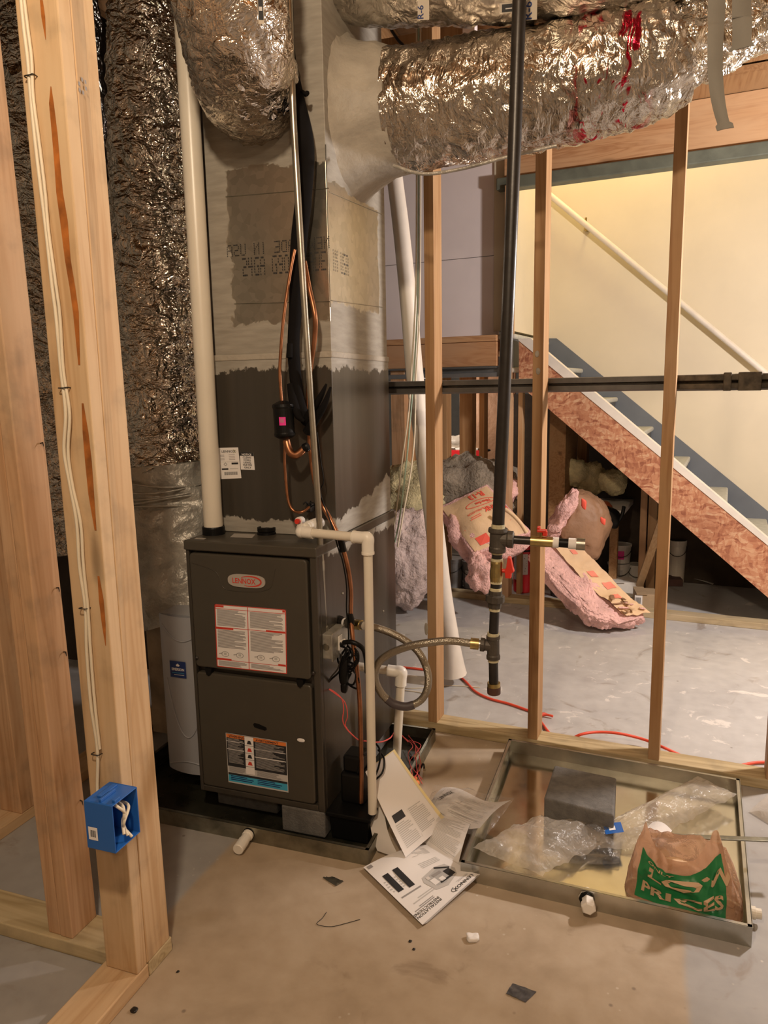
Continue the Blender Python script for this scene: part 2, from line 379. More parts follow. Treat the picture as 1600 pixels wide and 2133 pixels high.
    def soft(s, c, U, W, T, m, amp=.02, fr=8, p=3.0, n=26, fn=None):   # rounded lump with half axes U, W, T
        c = V(c); U = V(U); W = V(W); T = V(T); vs = []
        rings = n
        def sp(x, e): return math.copysign(abs(x)**e, x)
        e = 2.0/p
        for i in range(rings+1):
            th = -PI/2+PI*i/rings
            for k in range(2*n):
                a = 2*PI*k/(2*n)
                x = sp(math.cos(th), e)*sp(math.cos(a), e); y = sp(math.cos(th), e)*sp(math.sin(a), e); z = sp(math.sin(th), e)
                P = c+U*x+W*y+T*z
                if fn: P = fn(P, x, y, z)
                d = (P-c).normalized() if (P-c).length > 1e-6 else V((0, 0, 1))
                P = P+d*amp*(noise.fractal(P*fr, .8, 2.1, 5)+(.35*noise.noise(P*fr*7) if n > 17 else 0))
                vs.append(P)
        q_ = 2*n
        fs = [(i*q_+k, i*q_+(k+1) % q_, (i+1)*q_+(k+1) % q_, (i+1)*q_+k) for i in range(rings) for k in range(q_)]
        return s.add(vs, fs, m, True)
    # decoration on a surface fn(u,v)
    def rect(s, fn, u0, v0, u1, v1, off, m, nu=1, nv=1):
        return s.grid(lambda u, v: fn(u, v)+nrm(fn, u, v)*off, nu, nv, m, False, u0, u1, v0, v1)
    def line(s, fn, a, b, wd, off, m):
        a = V((*a, 0)); b = V((*b, 0)); d = (b-a).normalized(); n_ = V((-d.y, d.x, 0))*wd/2
        ps = [a-n_, b-n_, b+n_, a+n_]
        return s.add([fn(p.x, p.y)+nrm(fn, p.x, p.y)*off for p in ps], [(0, 1, 2, 3)], m)
    def text(s, fn, st, u, v, size, off, m, align='LEFT', rot=0.0, mir=1, bold=.012, aspect=1.0, kv=1.0):
        vs, fs = glyphs(st, align, bold); c_, s_ = math.cos(rot), math.sin(rot); out = []
        for x, y in vs:
            x *= size*mir*aspect; y *= size
            out.append(P2(fn, u+x*c_-y*s_, v+(x*s_+y*c_)*kv, off))
        return s.add(out, fs, m)
def nrm(fn, u, v, e=1e-3):
    a = fn(u+e, v)-fn(u-e, v); b = fn(u, v+e)-fn(u, v-e); n_ = a.cross(b)
    return n_.normalized() if n_.length > 1e-12 else V((0, 0, 1))
def P2(fn, u, v, off): return fn(u, v)+nrm(fn, u, v)*off
GC = {}
def glyphs(st, align, bold):
    k = (st, align, bold)
    if k in GC: return GC[k]
    c = bpy.data.curves.new('t', 'FONT'); c.body = st; c.align_x = align; c.size = 1; c.offset = bold; c.resolution_u = 2; c.fill_mode = 'BOTH'
    c.space_line = .95
    o = bpy.data.objects.new('t', c); COL.objects.link(o); bpy.context.view_layer.update()
    me = bpy.data.meshes.new_from_object(o.evaluated_get(bpy.context.evaluated_depsgraph_get()))
    GC[k] = ([(q_.co.x, q_.co.y) for q_ in me.vertices], [list(p.vertices) for p in me.polygons])
    bpy.data.objects.remove(o); bpy.data.curves.remove(c); bpy.data.meshes.remove(me); return GC[k]
BASE = {}
def thing(name, label, cat, base, group=None):
    o = bpy.data.objects.new(name, None); COL.objects.link(o); o.empty_display_size = .05
    o.location = base; BASE[o.name] = V(base); o['label'] = label; o['category'] = cat
    if group: o['group'] = group
    return o
def build(name, mb, parent=None, label=None, cat=None, group=None, kind=None, bevel=0, base=None, seg=2, sub=0):
    if parent is not None: b = BASE[parent.name]
    elif base is not None: b = V(base)
    else:
        xs = [p.x for p in mb.v]; ys = [p.y for p in mb.v]; zs = [p.z for p in mb.v]
        b = V(((min(xs)+max(xs))/2, (min(ys)+max(ys))/2, min(zs)))
    me = bpy.data.meshes.new(name); me.from_pydata([tuple(p-b) for p in mb.v], [], mb.f)
    for mm in mb.mats: me.materials.append(mm)
    me.polygons.foreach_set('material_index', mb.m); me.polygons.foreach_set('use_smooth', mb.s); me.update()
    o = bpy.data.objects.new(name, me); COL.objects.link(o); BASE[o.name] = b
    if parent is not None: o.parent = parent
    else: o.location = b
    if label: o['label'] = label
    if cat: o['category'] = cat
    if group: o['group'] = group
    if kind: o['kind'] = kind
    if bevel:
        md = o.modifiers.new('bevel', 'BEVEL'); md.width = bevel; md.segments = seg; md.limit_method = 'ANGLE'; md.angle_limit = math.radians(40)
    if sub:
        md = o.modifiers.new('sub', 'SUBSURF'); md.levels = sub; md.render_levels = sub
    return o
def struct(name, mb, **k): return build(name, mb, kind='structure', **k)
def smooth_path(pts, n=8):
    pts = [V(p) for p in pts]; out = []
    for i in range(len(pts)-1):
        p0 = pts[max(i-1, 0)]; p1 = pts[i]; p2 = pts[i+1]; p3 = pts[min(i+2, len(pts)-1)]
        for k in range(n):
            t = k/n
            out.append(.5*((2*p1)+(p2-p0)*t+(2*p0-5*p1+4*p2-p3)*t*t+(3*p1-p0-3*p2+p3)*t*t*t))
    out.append(pts[-1]); return out
def pxp(pts, n=8): return smooth_path([oy(x, y, Y) for x, y, Y in pts], n)
def bilin(a, b, c, d, bend=None):
    a, b, c, d = map(V, (a, b, c, d))
    def S(u, v):
        p = a*(1-u)*(1-v)+b*u*(1-v)+c*u*v+d*(1-u)*v
        return p+bend(u, v) if bend else p
    return S
exec_parts = []

# ================================================================== THE SETTING
q = NT('concrete_floor'); p = q.pos(); s_ = q.sep(p)
nn = q.math('MULTIPLY', q.math('SUBTRACT', q.noise(p, 3.5, 5, .5), .5), .30)
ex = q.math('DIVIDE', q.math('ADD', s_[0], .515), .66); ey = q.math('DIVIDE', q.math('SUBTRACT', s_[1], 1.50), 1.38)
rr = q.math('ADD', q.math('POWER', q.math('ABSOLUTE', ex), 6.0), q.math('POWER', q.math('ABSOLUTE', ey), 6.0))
tan = q.math('SUBTRACT', 1.0, q.step(q.math('ADD', rr, nn), .82, 1.02))  # tan patch: dust, with the warm light pool put into the colour
n1 = q.noise(p, 2.2, 6, .6, .6); n2 = q.noise(p, 16, 5)
grey = q.ramp(q.math('ADD', q.math('MULTIPLY', n1, .6), q.math('MULTIPLY', n2, .4)), [(.3, (.38, .37, .365)), (.5, (.47, .46, .45)), (.7, (.55, .535, .52))])
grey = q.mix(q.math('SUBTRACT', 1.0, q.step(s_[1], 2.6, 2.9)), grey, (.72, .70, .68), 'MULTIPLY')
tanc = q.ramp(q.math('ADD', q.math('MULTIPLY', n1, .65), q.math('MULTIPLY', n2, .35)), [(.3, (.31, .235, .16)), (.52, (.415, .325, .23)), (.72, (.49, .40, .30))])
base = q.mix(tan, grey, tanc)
# spilled joint compound and plaster specks, mostly in the back room
far_ = q.step(s_[1], 2.7, 3.1)
sp = q.step(q.noise(q.vm('ADD', p, (9, 2, 0)), 7, 6, 1.2, .65), .60, .66)
base = q.mix(q.math('MULTIPLY', q.math('MULTIPLY', sp, far_), .75), base, (.74, .70, .66))
sk = q.math('SUBTRACT', 1.0, q.step(q.vor(p, 24), .05, .11))
base = q.mix(q.math('MULTIPLY', sk, q.math('MULTIPLY', q.step(q.noise(p, 3, 3), .5, .6), .5)), base, (.68, .62, .54))
st = q.step(q.noise(q.vm('ADD', p, (1.3, 7, 0)), 4.2, 5, 1.5), .60, .72)
base = q.mix(q.math('MULTIPLY', st, .5), base, (.20, .14, .09))
dr = q.math('SUBTRACT', 1.0, q.step(q.vor(q.vm('ADD', p, (3, 3, 0)), 7), .015, .05))
base = q.mix(q.math('MULTIPLY', dr, .6), base, (.12, .09, .07))
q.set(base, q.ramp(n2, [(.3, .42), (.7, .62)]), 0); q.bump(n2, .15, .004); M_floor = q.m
M_drywall = simple('drywall_pale', (.86, .77, .76), .8, 0, var=.05, vs=3)
M_stairwall = simple('cream_wall_paint', (.68, .60, .45), .7, 0, var=.05, vs=3)
M_conc = simple('foundation_concrete', (.40, .40, .38), .9, 0, var=.2, vs=5, bmp=.3, bs=40)
M_sub = simple('subfloor', (.20, .12, .06), .8, 0, var=.3, vs=10)
M_roomw = simple('room_wall', (.48, .38, .27), .85, 0, var=.1, vs=3)

struct('wall_light_block', MB().box(-3.2, -1.42, 2.98, 3.02, 0, 3.2, simple('dark_shade_board', (.050, .034, .022), .85, 0, var=.3)))  # dark partition added behind the ducts to block light from the back room
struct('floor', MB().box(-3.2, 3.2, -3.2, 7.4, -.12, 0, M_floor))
struct('wall_left', MB().box(-3.3, -3.2, -3.2, 7.4, -.1, 3.3, M_conc))
struct('wall_right', MB().box(3.2, 3.3, -3.2, 7.4, -.1, 4.3, M_roomw))
struct('wall_front', MB().box(-3.3, 3.3, -3.3, -3.2, -.1, 3.3, M_roomw))
struct('wall_back', MB().box(-3.3, 3.3, 7.4, 7.5, -.1, 3.3, M_conc))
# ceiling stops where the stairwell opens
struct('ceiling', MB().box(-3.3, 3.3, -3.3, 4.85, 3.22, 3.3, M_sub).box(-3.3, -.85, 4.85, 7.5, 3.22, 3.3, M_sub))
mb = MB(); mb.box(-.11, 4.1, .93, 1.02, 0, 4.25, M_stairwall, fn=lambda s, o, z: fw(s, o, z)); struct('wall_stair', mb)
mb = MB(); mb.box(-.13, -.02, .035, .93, 1.72, 4.25, M_stairwall, fn=lambda s, o, z: fw(s, o, z)); struct('wall_landing_side', mb)
struct('ceiling_stairwell', MB().box(-1.2, 3.3, 4.9, 6.2, 4.25, 4.33, M_stairwall))
mb = MB(); mb.box(.02, 4.1, -.06, .03, 2.93, 4.3, M_stairwall, fn=fw); struct('wall_stairwell_front', mb)
# drywall behind the landing studs, in two sheets
mb = MB()
mb.box(-1.55, -.10, .045, .058, 1.655, 2.172, M_drywall, fn=fw).box(-1.55, -.10, .045, .058, 2.176, 3.2, M_drywall, fn=fw)
struct('wall_landing', mb)
mb = MB(); mb.box(-1.5, -.08, .06, 1.0, 1.60, 1.66, M_beam, fn=fw); struct('landing_floor', mb)

# joists under the subfloor (left of the stairwell) run away from the camera
for i, x in enumerate((-2.7, -2.25, -1.8, -1.35, -.9, -.45, 0, .45, .9, 1.35)):
    struct('ceiling_joist', MB().box(x, x+.04, -1.5, 4.5, 2.96, 3.215, M_joist))
# header beam over the stair opening, with its treated plate and the darker boards above
mb = MB(); mb.box(-.06, 3.0, 0, .045, 2.605, 2.865, M_beam, fn=fw); o = build('header_beam', mb, label='long wooden header beam with sweeping grain above the stair opening', cat='beam', bevel=.003)
mb = MB(); mb.box(-.10, 3.0, -.03, .06, 2.535, 2.603, M_gplate, fn=fw); build('metal_header_plate', mb, label='green-grey plate running under the header beam above the stair opening', cat='plate', bevel=.006)
mb = MB(); mb.box(-.2, 3.0, -.25, .05, 2.868, 2.905, M_joist, fn=fw); build('top_board', mb, label='dark brown board lying flat on top of the header beam', cat='board')
mb = MB(); mb.box(.1, 3.0, -.30, -.26, 2.91, 3.12, M_joist, fn=fw); build('rim_joist', mb, label='dark brown joist up at top right above the header beam', cat='joist')

# ------------------------------------------------------------------ near left posts and plates
def lean(k): return lambda x, y, z: V((x-k*(z-.038), y, z))
def stud(x0, x1, y0, y1, z0, z1, mat, label, nm='wall_stud', group=None, bev=.003):
    return build(nm, MB().box(x0, x1, y0, y1, z0, z1, mat, fn=lean(.021)), label=label, cat='stud', bevel=bev, group=group)
t = thing('corner_post', 'front stud of the near left post, wide face with a resin streak and stapled cables', 'stud', (-1.13, 1.265, .038))
build('post', MB().box(-1.165, -1.076, 1.252, 1.288, .038, 3.2, M_post, fn=lambda x, y, z: V((x-(.0055*(z-.038) if x < -1.12 else 0), y, z))), t, bevel=.003)
mb = MB(); YR = 1.2517
def strip_on(mb, pts, mat, e=.0006):   # pts: (x, y, half width px)
    for a, b in zip(pts, pts[1:]):
        pa = [oy(a[0]-a[2], a[1], YR-e), oy(a[0]+a[2], a[1], YR-e), oy(b[0]+b[2], b[1], YR-e), oy(b[0]-b[2], b[1], YR-e)]
        mb.add(pa, [(3, 2, 1, 0)], mat)
rs1 = mb; strip_on(mb, [(86, 0, 3), (90, 35, 4), (95, 82, .5)], M_resin)
mb = MB(); rs2 = mb; strip_on(mb, [(106, 180, .8), (107, 215, 5), (114, 280, 6), (119, 340, 6), (124, 400, 7), (133, 460, 8), (141, 540, 6), (151, 600, 6), (158, 650, 6), (165, 760, 2)], M_resin)
mb = MB(); rs3 = mb; strip_on(mb, [(172, 840, 2), (178, 900, 6), (184, 960, 7), (190, 1030, 6), (199, 1105, 2)], M_resin)
mb = MB(); rs4 = mb; strip_on(mb, [(205, 1200, 2), (211, 1250, 5), (216, 1300, 4), (220, 1345, .6)], M_resin)
for mb in (rs1, rs2, rs3, rs4): build('resin_streak', mb, t, label='dark amber resin streak')
mb = MB().box(-1.115, -1.076, 1.2895, 1.378, .038, 3.2, M_post, fn=lambda x, y, z: V((x-(.009*(z-.038) if y > 1.33 else 0), y, z)))
build('wall_stud', mb, label='rear stud of the near left post, its wide clean face turned to the furnace', cat='stud', bevel=.003)
stud(-1.382, -1.344, 1.300, 1.388, .038, 3.2, M_postr, 'reddish stud left of the near post, left one of the nailed pair')
stud(-1.343, -1.305, 1.298, 1.386, .038, 3.2, M_postr, 'reddish stud left of the near post, right one of the nailed pair')
stud(-1.96, -1.87, 1.70, 1.79, .038, 3.2, M_postr, 'dark stud at the far left edge, standing behind the reddish pair')
build('bottom_plate', MB().box(-3.0, -1.18, 1.288, 1.392, 0, .038, M_pltx).box(-1.18, -1.075, 1.295, 1.385, 0, .038, M_pltx), label='pale bottom plate lying left from the near post', cat='plate', bevel=.003)
build('bottom_plate', MB().box(-1.180, -1.075, -.6, 1.292, 0, .0375, M_plty), label='bottom plate running from the near post toward the viewer', cat='plate', bevel=.003)
build('bottom_plate', MB().box(-1.98, -1.87, 1.40, 3.2, 0, .038, M_plty), label='bottom plate running away behind the reddish studs on the left', cat='plate', bevel=.003)
build('blocking', MB().box(-1.62, -1.385, 1.24, 1.285, 2.36, 2.9, M_postr), label='short wooden block at the top left corner beside the reddish studs', cat='block', bevel=.003)

# white cables stapled to the post
def cable(name, pts, r, mat, label, cat, n=8, seg=10, parent=None, **k):
    mb = MB().tube(pxp(pts, n), r, mat, seg); return build(name, mb, parent, label=label, cat=cat, **k)
cab1 = [(42, -20, 1.246), (50, 60, 1.246), (58, 125, 1.245), (64, 200, 1.246), (74, 300, 1.246), (86, 400, 1.246), (96, 480, 1.246), (108, 590, 1.245), (117, 660, 1.246), (127, 770, 1.246), (137, 860, 1.244), (134, 940, 1.245), (146, 1010, 1.246), (160, 1090, 1.246), (166, 1180, 1.246), (178, 1266, 1.246), (181, 1360, 1.246), (190, 1470, 1.246), (203, 1560, 1.246), (203, 1640, 1.240), (206, 1680, 1.222)]
cable('electrical_cable', cab1, .0038, M_romex, 'white electrical cable stapled down the near post into the blue box', 'cable')
cab2 = [(x+6+(2 if i % 3 else -1), y, Y-.001) for i, (x, y, Y) in enumerate(cab1[:-2])]
cable('electrical_cable', [(48, -20, 1.246)]+cab2[1:], .0034, M_romex, 'second white cable on the near post, running close on the right of the first', 'cable')
for i, (x, y) in enumerate(((66, 160), (136, 808), (178, 1266), (203, 1569))):
    mb = MB(); c = oy(x, y, 1.249)
    mb.tube(smooth_path([c+V((-.011, .003, -.001)), c+V((-.0105, -.008, 0)), c+V((.004, -.0085, 0)), c+V((.0105, -.008, .001)), c+V((.011, .003, 0))], 4), .0012, M_iron, 6)
    build('cable_staple', mb, label=['metal staple over the cables high on the post, beside a nail', 'metal staple over the cables halfway up the near post', 'metal staple over the cables level with the furnace label', 'lowest metal staple over the cables, just above the blue box'][i], cat='staple', group='cable staples')
# stamped marks on the clean face
mb = MB(); ff = lambda u, v: V((-1.076+.0009-.009*(v-.038)*(u-1.2895)/.0885, u, v))
g = ox(157, 175, -1.0755-.009*1.9)
for i in range(3):
    for j in range(3):
        if (i+j) % 3 != 2: mb.rect(ff, g.y-.012+i*.012, g.z-.02+j*.012, g.y-.012+i*.012+.007, g.z-.02+j*.012+.007, .0002, M_grey)
rear = [o for o in bpy.data.objects if o.name.startswith('wall_stud') and 'rear stud' in o.get('label', '')]
build('ink_mark', mb, rear[0], label='faint grey ink stamp')
for (x, y, k, lab_) in ((82, 923, 0, 'bent nail tip sticking out high on the reddish pair'), (115, 1222, 1, 'bent nail tip halfway up the reddish pair'), (132, 1355, 2, 'bent nail tip lower on the reddish pair'), (163, 1662, 3, 'lowest bent nail tip on the reddish pair, near the blue box')):
    zz = oy(x, y, 1.38).z; xe = -1.305-.021*(zz-.038); c = V((xe, 1.372, zz))
    build('nail', MB().tube([c, c+V((.010, -.004, .002)), c+V((.016, -.008, -.006))], [.0018, .0018, .0008], M_iron, 7), label=lab_, cat='nail')

# blue outlet box
t = thing('outlet_box', 'blue plastic outlet box nailed low on the near left post', 'electrical box', tuple(oy(213, 1735, 1.20)))
bc = oy(178, 1682, 1.165); bx0 = bc.x
X0, X1 = oy(178, 1700, 1.17).x, oy(236, 1700, 1.17).x
z0, z1 = oy(200, 1768, 1.17).z, oy(200, 1672, 1.17).z
mb = MB(); th = .0028; y0, y1 = 1.168, 1.251
# the open side faces right; closed label face toward the viewer
mb.box(X0, X1, y0, y0+th, z0, z1, M_blue).box(X0, X1, y1-th, y1, z0, z1, M_blue).box(X0, X1, y0+th, y1-th, z0, z0+th, M_blue).box(X0, X1, y0+th, y1-th, z1-th, z1, M_blue).box(X0, X0+th, y0+th, y1-th, z0+th, z1-th, M_blue)
build('box_body', mb, t, bevel=.0012)
mb = MB().box(X0+.018, X0+.030, y0+.02, y1-.01, z1, z1+.004, M_blue).box(X0+.036, X0+.042, y0+.005, y1-.03, z1, z1+.007, M_blue).box(X1-.010, X1-.002, y0+.012, y0+.03, z1, z1+.006, M_blue)
build('nail_bracket', mb, t, bevel=.001)
S = lambda u, v: V((X0+.007+u, y0-.0008, z0+.022+v))
mb = MB().rect(S, 0, 0, .024, .030, 0, M_paper)
for k in range(9): mb.rect(S, .005+k*.0016, .007, .005+k*.0016+(.0011 if k % 3 else .0006), .023, .0003, M_ink)
build('barcode_sticker', mb, t, label='white barcode sticker')
for k in range(3):
    mb = MB(); a = V((X1-.004, y0+.02+.018*k, z1-.012-.01*k))
    mb.tube(smooth_path([a+V((-.03, .012, .0)), a, a+V((.008, .012-.02*k, -.02)), a+V((-.004, .018-.016*k, -.045)), a+V((.009, .004-.006*k, -.066))], 6), .0034, M_romex, 8)
    build('wire', mb, t, label='white wire end')

# ------------------------------------------------------------------ right partition
for i, (px, y0_, w_, lab) in enumerate(((905, 1510, .038, 'stud nearest the furnace in the thin right partition'), (1110, 1540, .038, 'stud of the right partition behind the gas branch with the red valve'), (1363, 1585, .038, 'tall stud of the right partition crossing the stair wall'), (1606, 1630, .038, 'stud at the right edge of the photo, mostly cut off'))):
    px2 = (892, 1099, 1350, 1596)[i]
    s0, _ = og(px2, (1490, 1522, 1568, 1612)[i], 0.0)
    mb = MB().box(s0, s0+.038, 0, .089, .038, 3.2, M_stud, fn=gw)
    # joint compound smears on two of the studs
    o = build('wall_stud', mb, label=lab, cat='stud', bevel=.002)
    if i in (0, 1):
        for (cx_, cy_) in (((888, 1310),) if i == 0 else ((1119, 737), (1121, 773))):
            ss, zz = og(cx_, cy_, -.001); mb = MB()
            mb.soft(gw(ss, -.0015, zz), GD*.008, V((0, 0, .012 if i else .026)), GN*.0015, M_mastic, .001, 60, 2, 8)
            build('plaster_smear', mb, o, label='pale plaster smear')
mb = MB().box(-.35, 3.4, 0, .089, 0, .038, M_pltx, fn=gw); build('bottom_plate', mb, label='bottom plate under the thin right partition studs', cat='plate', bevel=.003)
mb = MB().box(-.3, 3.4, .0, .089, 3.16, 3.2, M_pltx, fn=gw); build('top_plate', mb, label='top plate over the right partition, near the ceiling', cat='plate')
# dark steel bar behind those studs
t = thing('steel_bar', 'dark horizontal steel bar running behind the right partition studs', 'bar', tuple(gw(.5, .12, 1.35)))
s0, z0_ = og(812, 808, .11)
sr, _ = og(1405, 808, .11)
prof = [(0, -.026), (.006, -.026), (.03, -.020), (.03, -.004), (.010, -.002), (.010, .003), (.03, .006), (.03, .024), (.0, .026)]
def barprof(a, b, sc, zc, mat):
    mb = MB(); poly = [(-x*sc, z*sc) for x, z in prof]
    mb.prism(poly, lambda x, d, z: gw(d, .125+x, zc+z), a, b, mat); return mb
build('bar', barprof(-.30, sr, 1.0, z0_-.001, M_steelb), t)
mb = barprof(sr, sr+.30, 1.06, z0_-.002, M_rust)
k0 = og(1530, 808, .11)[0]
for k in range(2): mb.box(k0-.035+.045*k, k0-.010+.09*k, .088, .128, z0_-.031, z0_+.030, M_rust, fn=gw)
mb.box(sr+.29, 3.2, .095, .128, z0_-.026, z0_+.025, M_rust, fn=gw)
build('rusty_sleeve', mb, t, label='rusted end section', bevel=.003)

# ------------------------------------------------------------------ far partition, landing, staircase
mb = MB().box(-1.9, 3.6, -.05, .045, 0, .038, M_pltx, fn=fw); build('bottom_plate', mb, label='worn bottom plate of the far partition across the back room floor', cat='plate', bevel=.003)
def fstud(px0, px1, y, off, z0_, z1_, mat, label, dep=.089, nm='wall_stud'):
    a, _ = of(px0, y, off); b, _ = of(px1, y, off)
    mb = MB().box(a, b, off, off+dep, z0_, z1_, mat, fn=fw); return build(nm, mb, label=label, cat='stud', bevel=.002)
fstud(1047, 1061, 1000, -.05, .038, 2.55, M_beam if False else M_postr, 'orange stud at the left end of the stairs, from floor to header')
fstud(1079, 1088, 900, .05, .038, 1.5, M_stud, 'narrow dark stud right behind the orange stud by the stairs', .06)
fstud(815, 843, 880, -.02, .038, 1.50, M_postr, 'wide yellow stud under the landing, beside the furnace edge', .12)
fstud(846, 858, 880, .12, .038, 1.50, M_stud, 'brown stud behind the wide yellow one under the landing')
fstud(920, 931, 860, .06, .038, 1.50, M_stud, 'narrow stud under the landing left of the concrete patch')
fstud(957, 984, 870, .30, .038, 1.50, M_stud, 'thick dark stud under the middle of the landing')
fstud(998, 1009, 870, .50, .038, 1.50, M_stud, 'thin stud in front of the brown panel under the landing')
fstud(1202, 1222, 960, .75, .0, 1.22, M_stud, 'short stud under the stairs by the yellow insulation')
fstud(1296, 1312, 1010, .95, 0, .85, M_joist, 'low dark stud under the stairs, left of the pair')
fstud(1333, 1347, 1090, .55, 0, .80, M_postr, 'orange stud under the stairs, left of the nailed pair')
fstud(1350, 1368, 1090, .55, 0, .72, M_stud, 'orange stud under the stairs, right of the nailed pair')
a, za = of(985, 830, .9); b, zb = of(1045, 940, .9)
build('panel_board', MB().box(a, b+.1, .9, .92, .0, 1.5, M_kraftd, fn=fw), label='tan board panel leaning upright below the landing', cat='panel')
a, za = of(1146, 850, .35); b, _ = of(1180, 850, .35)
build('door_slab', MB().box(a, b, .35, .75, .25, 1.35, M_joist, fn=fw), label='dark brown upright panel under the top of the stairs', cat='panel')
# landing front: sill, rim joist, steel track
mb = MB().box(-1.6, -.085, -.06, .04, 1.655, 1.692, M_beam, fn=fw); build('sill_plate', mb, label='bright orange sill plate along the landing edge', cat='plate', bevel=.003)
mb = MB().box(-1.6, -.085, -.045, 0, 1.505, 1.653, wood('rim_x', 0, (.40, .19, .085), (.50, .27, .13), (.5, .3, .17)), fn=fw); build('rim_joist', mb, label='reddish rim joist under the landing sill', cat='joist', bevel=.003)
mb = MB().prism([(-.03, 1.44), (.04, 1.44), (.04, 1.50), (-.06, 1.50), (-.06, 1.494), (-.01, 1.49), (-.01, 1.47), (-.04, 1.465)], lambda x, d, z: fw(d, x, z), -1.6, -.09, M_track)
build('metal_track', mb, label='grey steel track under the landing rim joist', cat='track')
# staircase
t = thing('staircase', 'basement staircase with pale treads and an unpainted strand board side', 'staircase', tuple(fw(.7, .4, 0)))
osb = [of(*p_, -.03) for p_ in ((1081, 803), (1081, 708), (1104, 708), (1600, 1130), (1660, 1180), (1600, 1245), (1453, 1120), (1143, 852))]
k1 = osb[4]; sl = (osb[5][1]-osb[7][1])/(osb[5][0]-osb[7][0])
poly = [osb[0], osb[1], osb[2], (2.1, osb[2][1]+(2.1-osb[2][0])*(osb[3][1]-osb[2][1])/(osb[3][0]-osb[2][0])), (2.1, 0.0)]
x_end = osb[7][0]+(0.02-osb[7][1])/sl
poly = [osb[0], osb[1], osb[2]]
s3 = (osb[3][1]-osb[2][1])/(osb[3][0]-osb[2][0])
poly += [(osb[2][0]+(0.02-osb[2][1])/s3, .02), (x_end, .02), osb[7]]
build('side_panel', MB().prism([(a, b) for a, b in poly][::-1], lambda x, d, z: fw(x, d, z), -.03, -.012, M_osb), t, label='orange-brown strand board')
mb = MB()
pt = osb[2]; pe = (osb[2][0]+(0.03-osb[2][1])/s3, .03); nn_ = V((-s3, 1)).normalized() if False else None
mb.prism([(pt[0]-.07, pt[1]), (pt[0]-.07, pt[1]+.008), (pt[0]+.004, pt[1]+.010), (pe[0]+.03, pe[1]), (pe[0], pe[1])][::-1], lambda x, d, z: fw(x, d, z), -.034, .04, M_wstr)
build('edge_strip', mb, t, label='white painted strip along the top edge')
nos = [(-.69, 1.700), (-.445, 1.492), (-.192, 1.286), (.054, 1.079), (.297, .874), (.536, .671), (.778, .474), (1.02, .275), (1.262, .075)]
nos = [(of(px_, py_, .92)) for px_, py_ in ((1215, 768), (1290, 828), (1365, 890), (1441, 953), (1518, 1017), (1598, 1081))]
ds = (nos[-1][0]-nos[0][0])/5; dz = (nos[-1][1]-nos[0][1])/5
for i in range(-1, 7):
    s1, zt = nos[0][0]+ds*i, nos[0][1]+dz*i
    if zt < .03: continue
    build('tread', MB().box(s1-ds-.035, s1, -.010, .93, zt-.032, zt, M_tread, fn=fw), t, bevel=.012, seg=3)
    build('riser', MB().box(s1-.030, s1-.015, -.010, .93, max(0, zt+dz), zt-.032, M_riser, fn=fw), t)
sk = [of(*p_, .925) for p_ in ((1118, 705), (1160, 705), (1600, 1065))]; s4 = (sk[2][1]-sk[1][1])/(sk[2][0]-sk[1][0])
pl = [(-.1, 1.3), sk[0], sk[1], (sk[1][0]+(.1-sk[1][1])/s4, .1), (sk[1][0]+(.1-sk[1][1])/s4, 0), (sk[1][0]+(.1-sk[1][1])/s4-.5, 0)]
struct('under_stairs_shade_panel', MB().prism([(-.3, 0), (1.75, 0), (-.1, 1.32), (-.3, 1.32)], lambda x, d, z: fw(x, d, z), .885, .905, simple('dark_shade_board', (.050, .034, .022), .85, 0, var=.3)))  # added panel: shade and dark clutter under the stairs put into its colour
build('skirt_board', MB().prism(pl[::-1], lambda x, d, z: fw(x, d, z), .915, .929, M_skirt), t, label='blue-grey painted skirt board')
# handrail
t = thing('handrail', 'white round handrail fixed to the stair wall', 'handrail', tuple(fw(.5, .86, 2.0)))
h0 = of(1128, 392, .86); h1 = of(1600, 781, .86); hs = (h1[1]-h0[1])/(h1[0]-h0[0])
A = fw(h0[0], .86, h0[1]); B = fw(h0[0]+2.2, .86, h0[1]+2.2*hs)
build('rail', MB().cyl(A, B, .020, M_wstr), t)
E0 = of(1100, 447, .90); E1 = of(1120, 432, .90)
build('rail_return', MB().tube([fw(E0[0], .90, E0[1]), fw(E1[0], .90, E1[1])], [.006, .02], M_wstr), t)
for px_, py_ in ((1222, 468),):
    a_, z_ = of(px_, py_, .90); c0 = fw(a_, .92, z_-.02)
    mb = MB().tube(smooth_path([c0, c0-FN*.035+V((0, 0, -.01)), c0-FN*.05+V((0, 0, .03)), c0-FN*.05+V((0, 0, .06))], 5), .008, M_brass, 8).lathe(c0+FN*.008, -FN, [(.022, 0), (.022, .006), (.01, .012)], M_brass, 14)
    build('wall_bracket', mb, t, label='worn brass bracket')
# second patchy lower rail shadow board

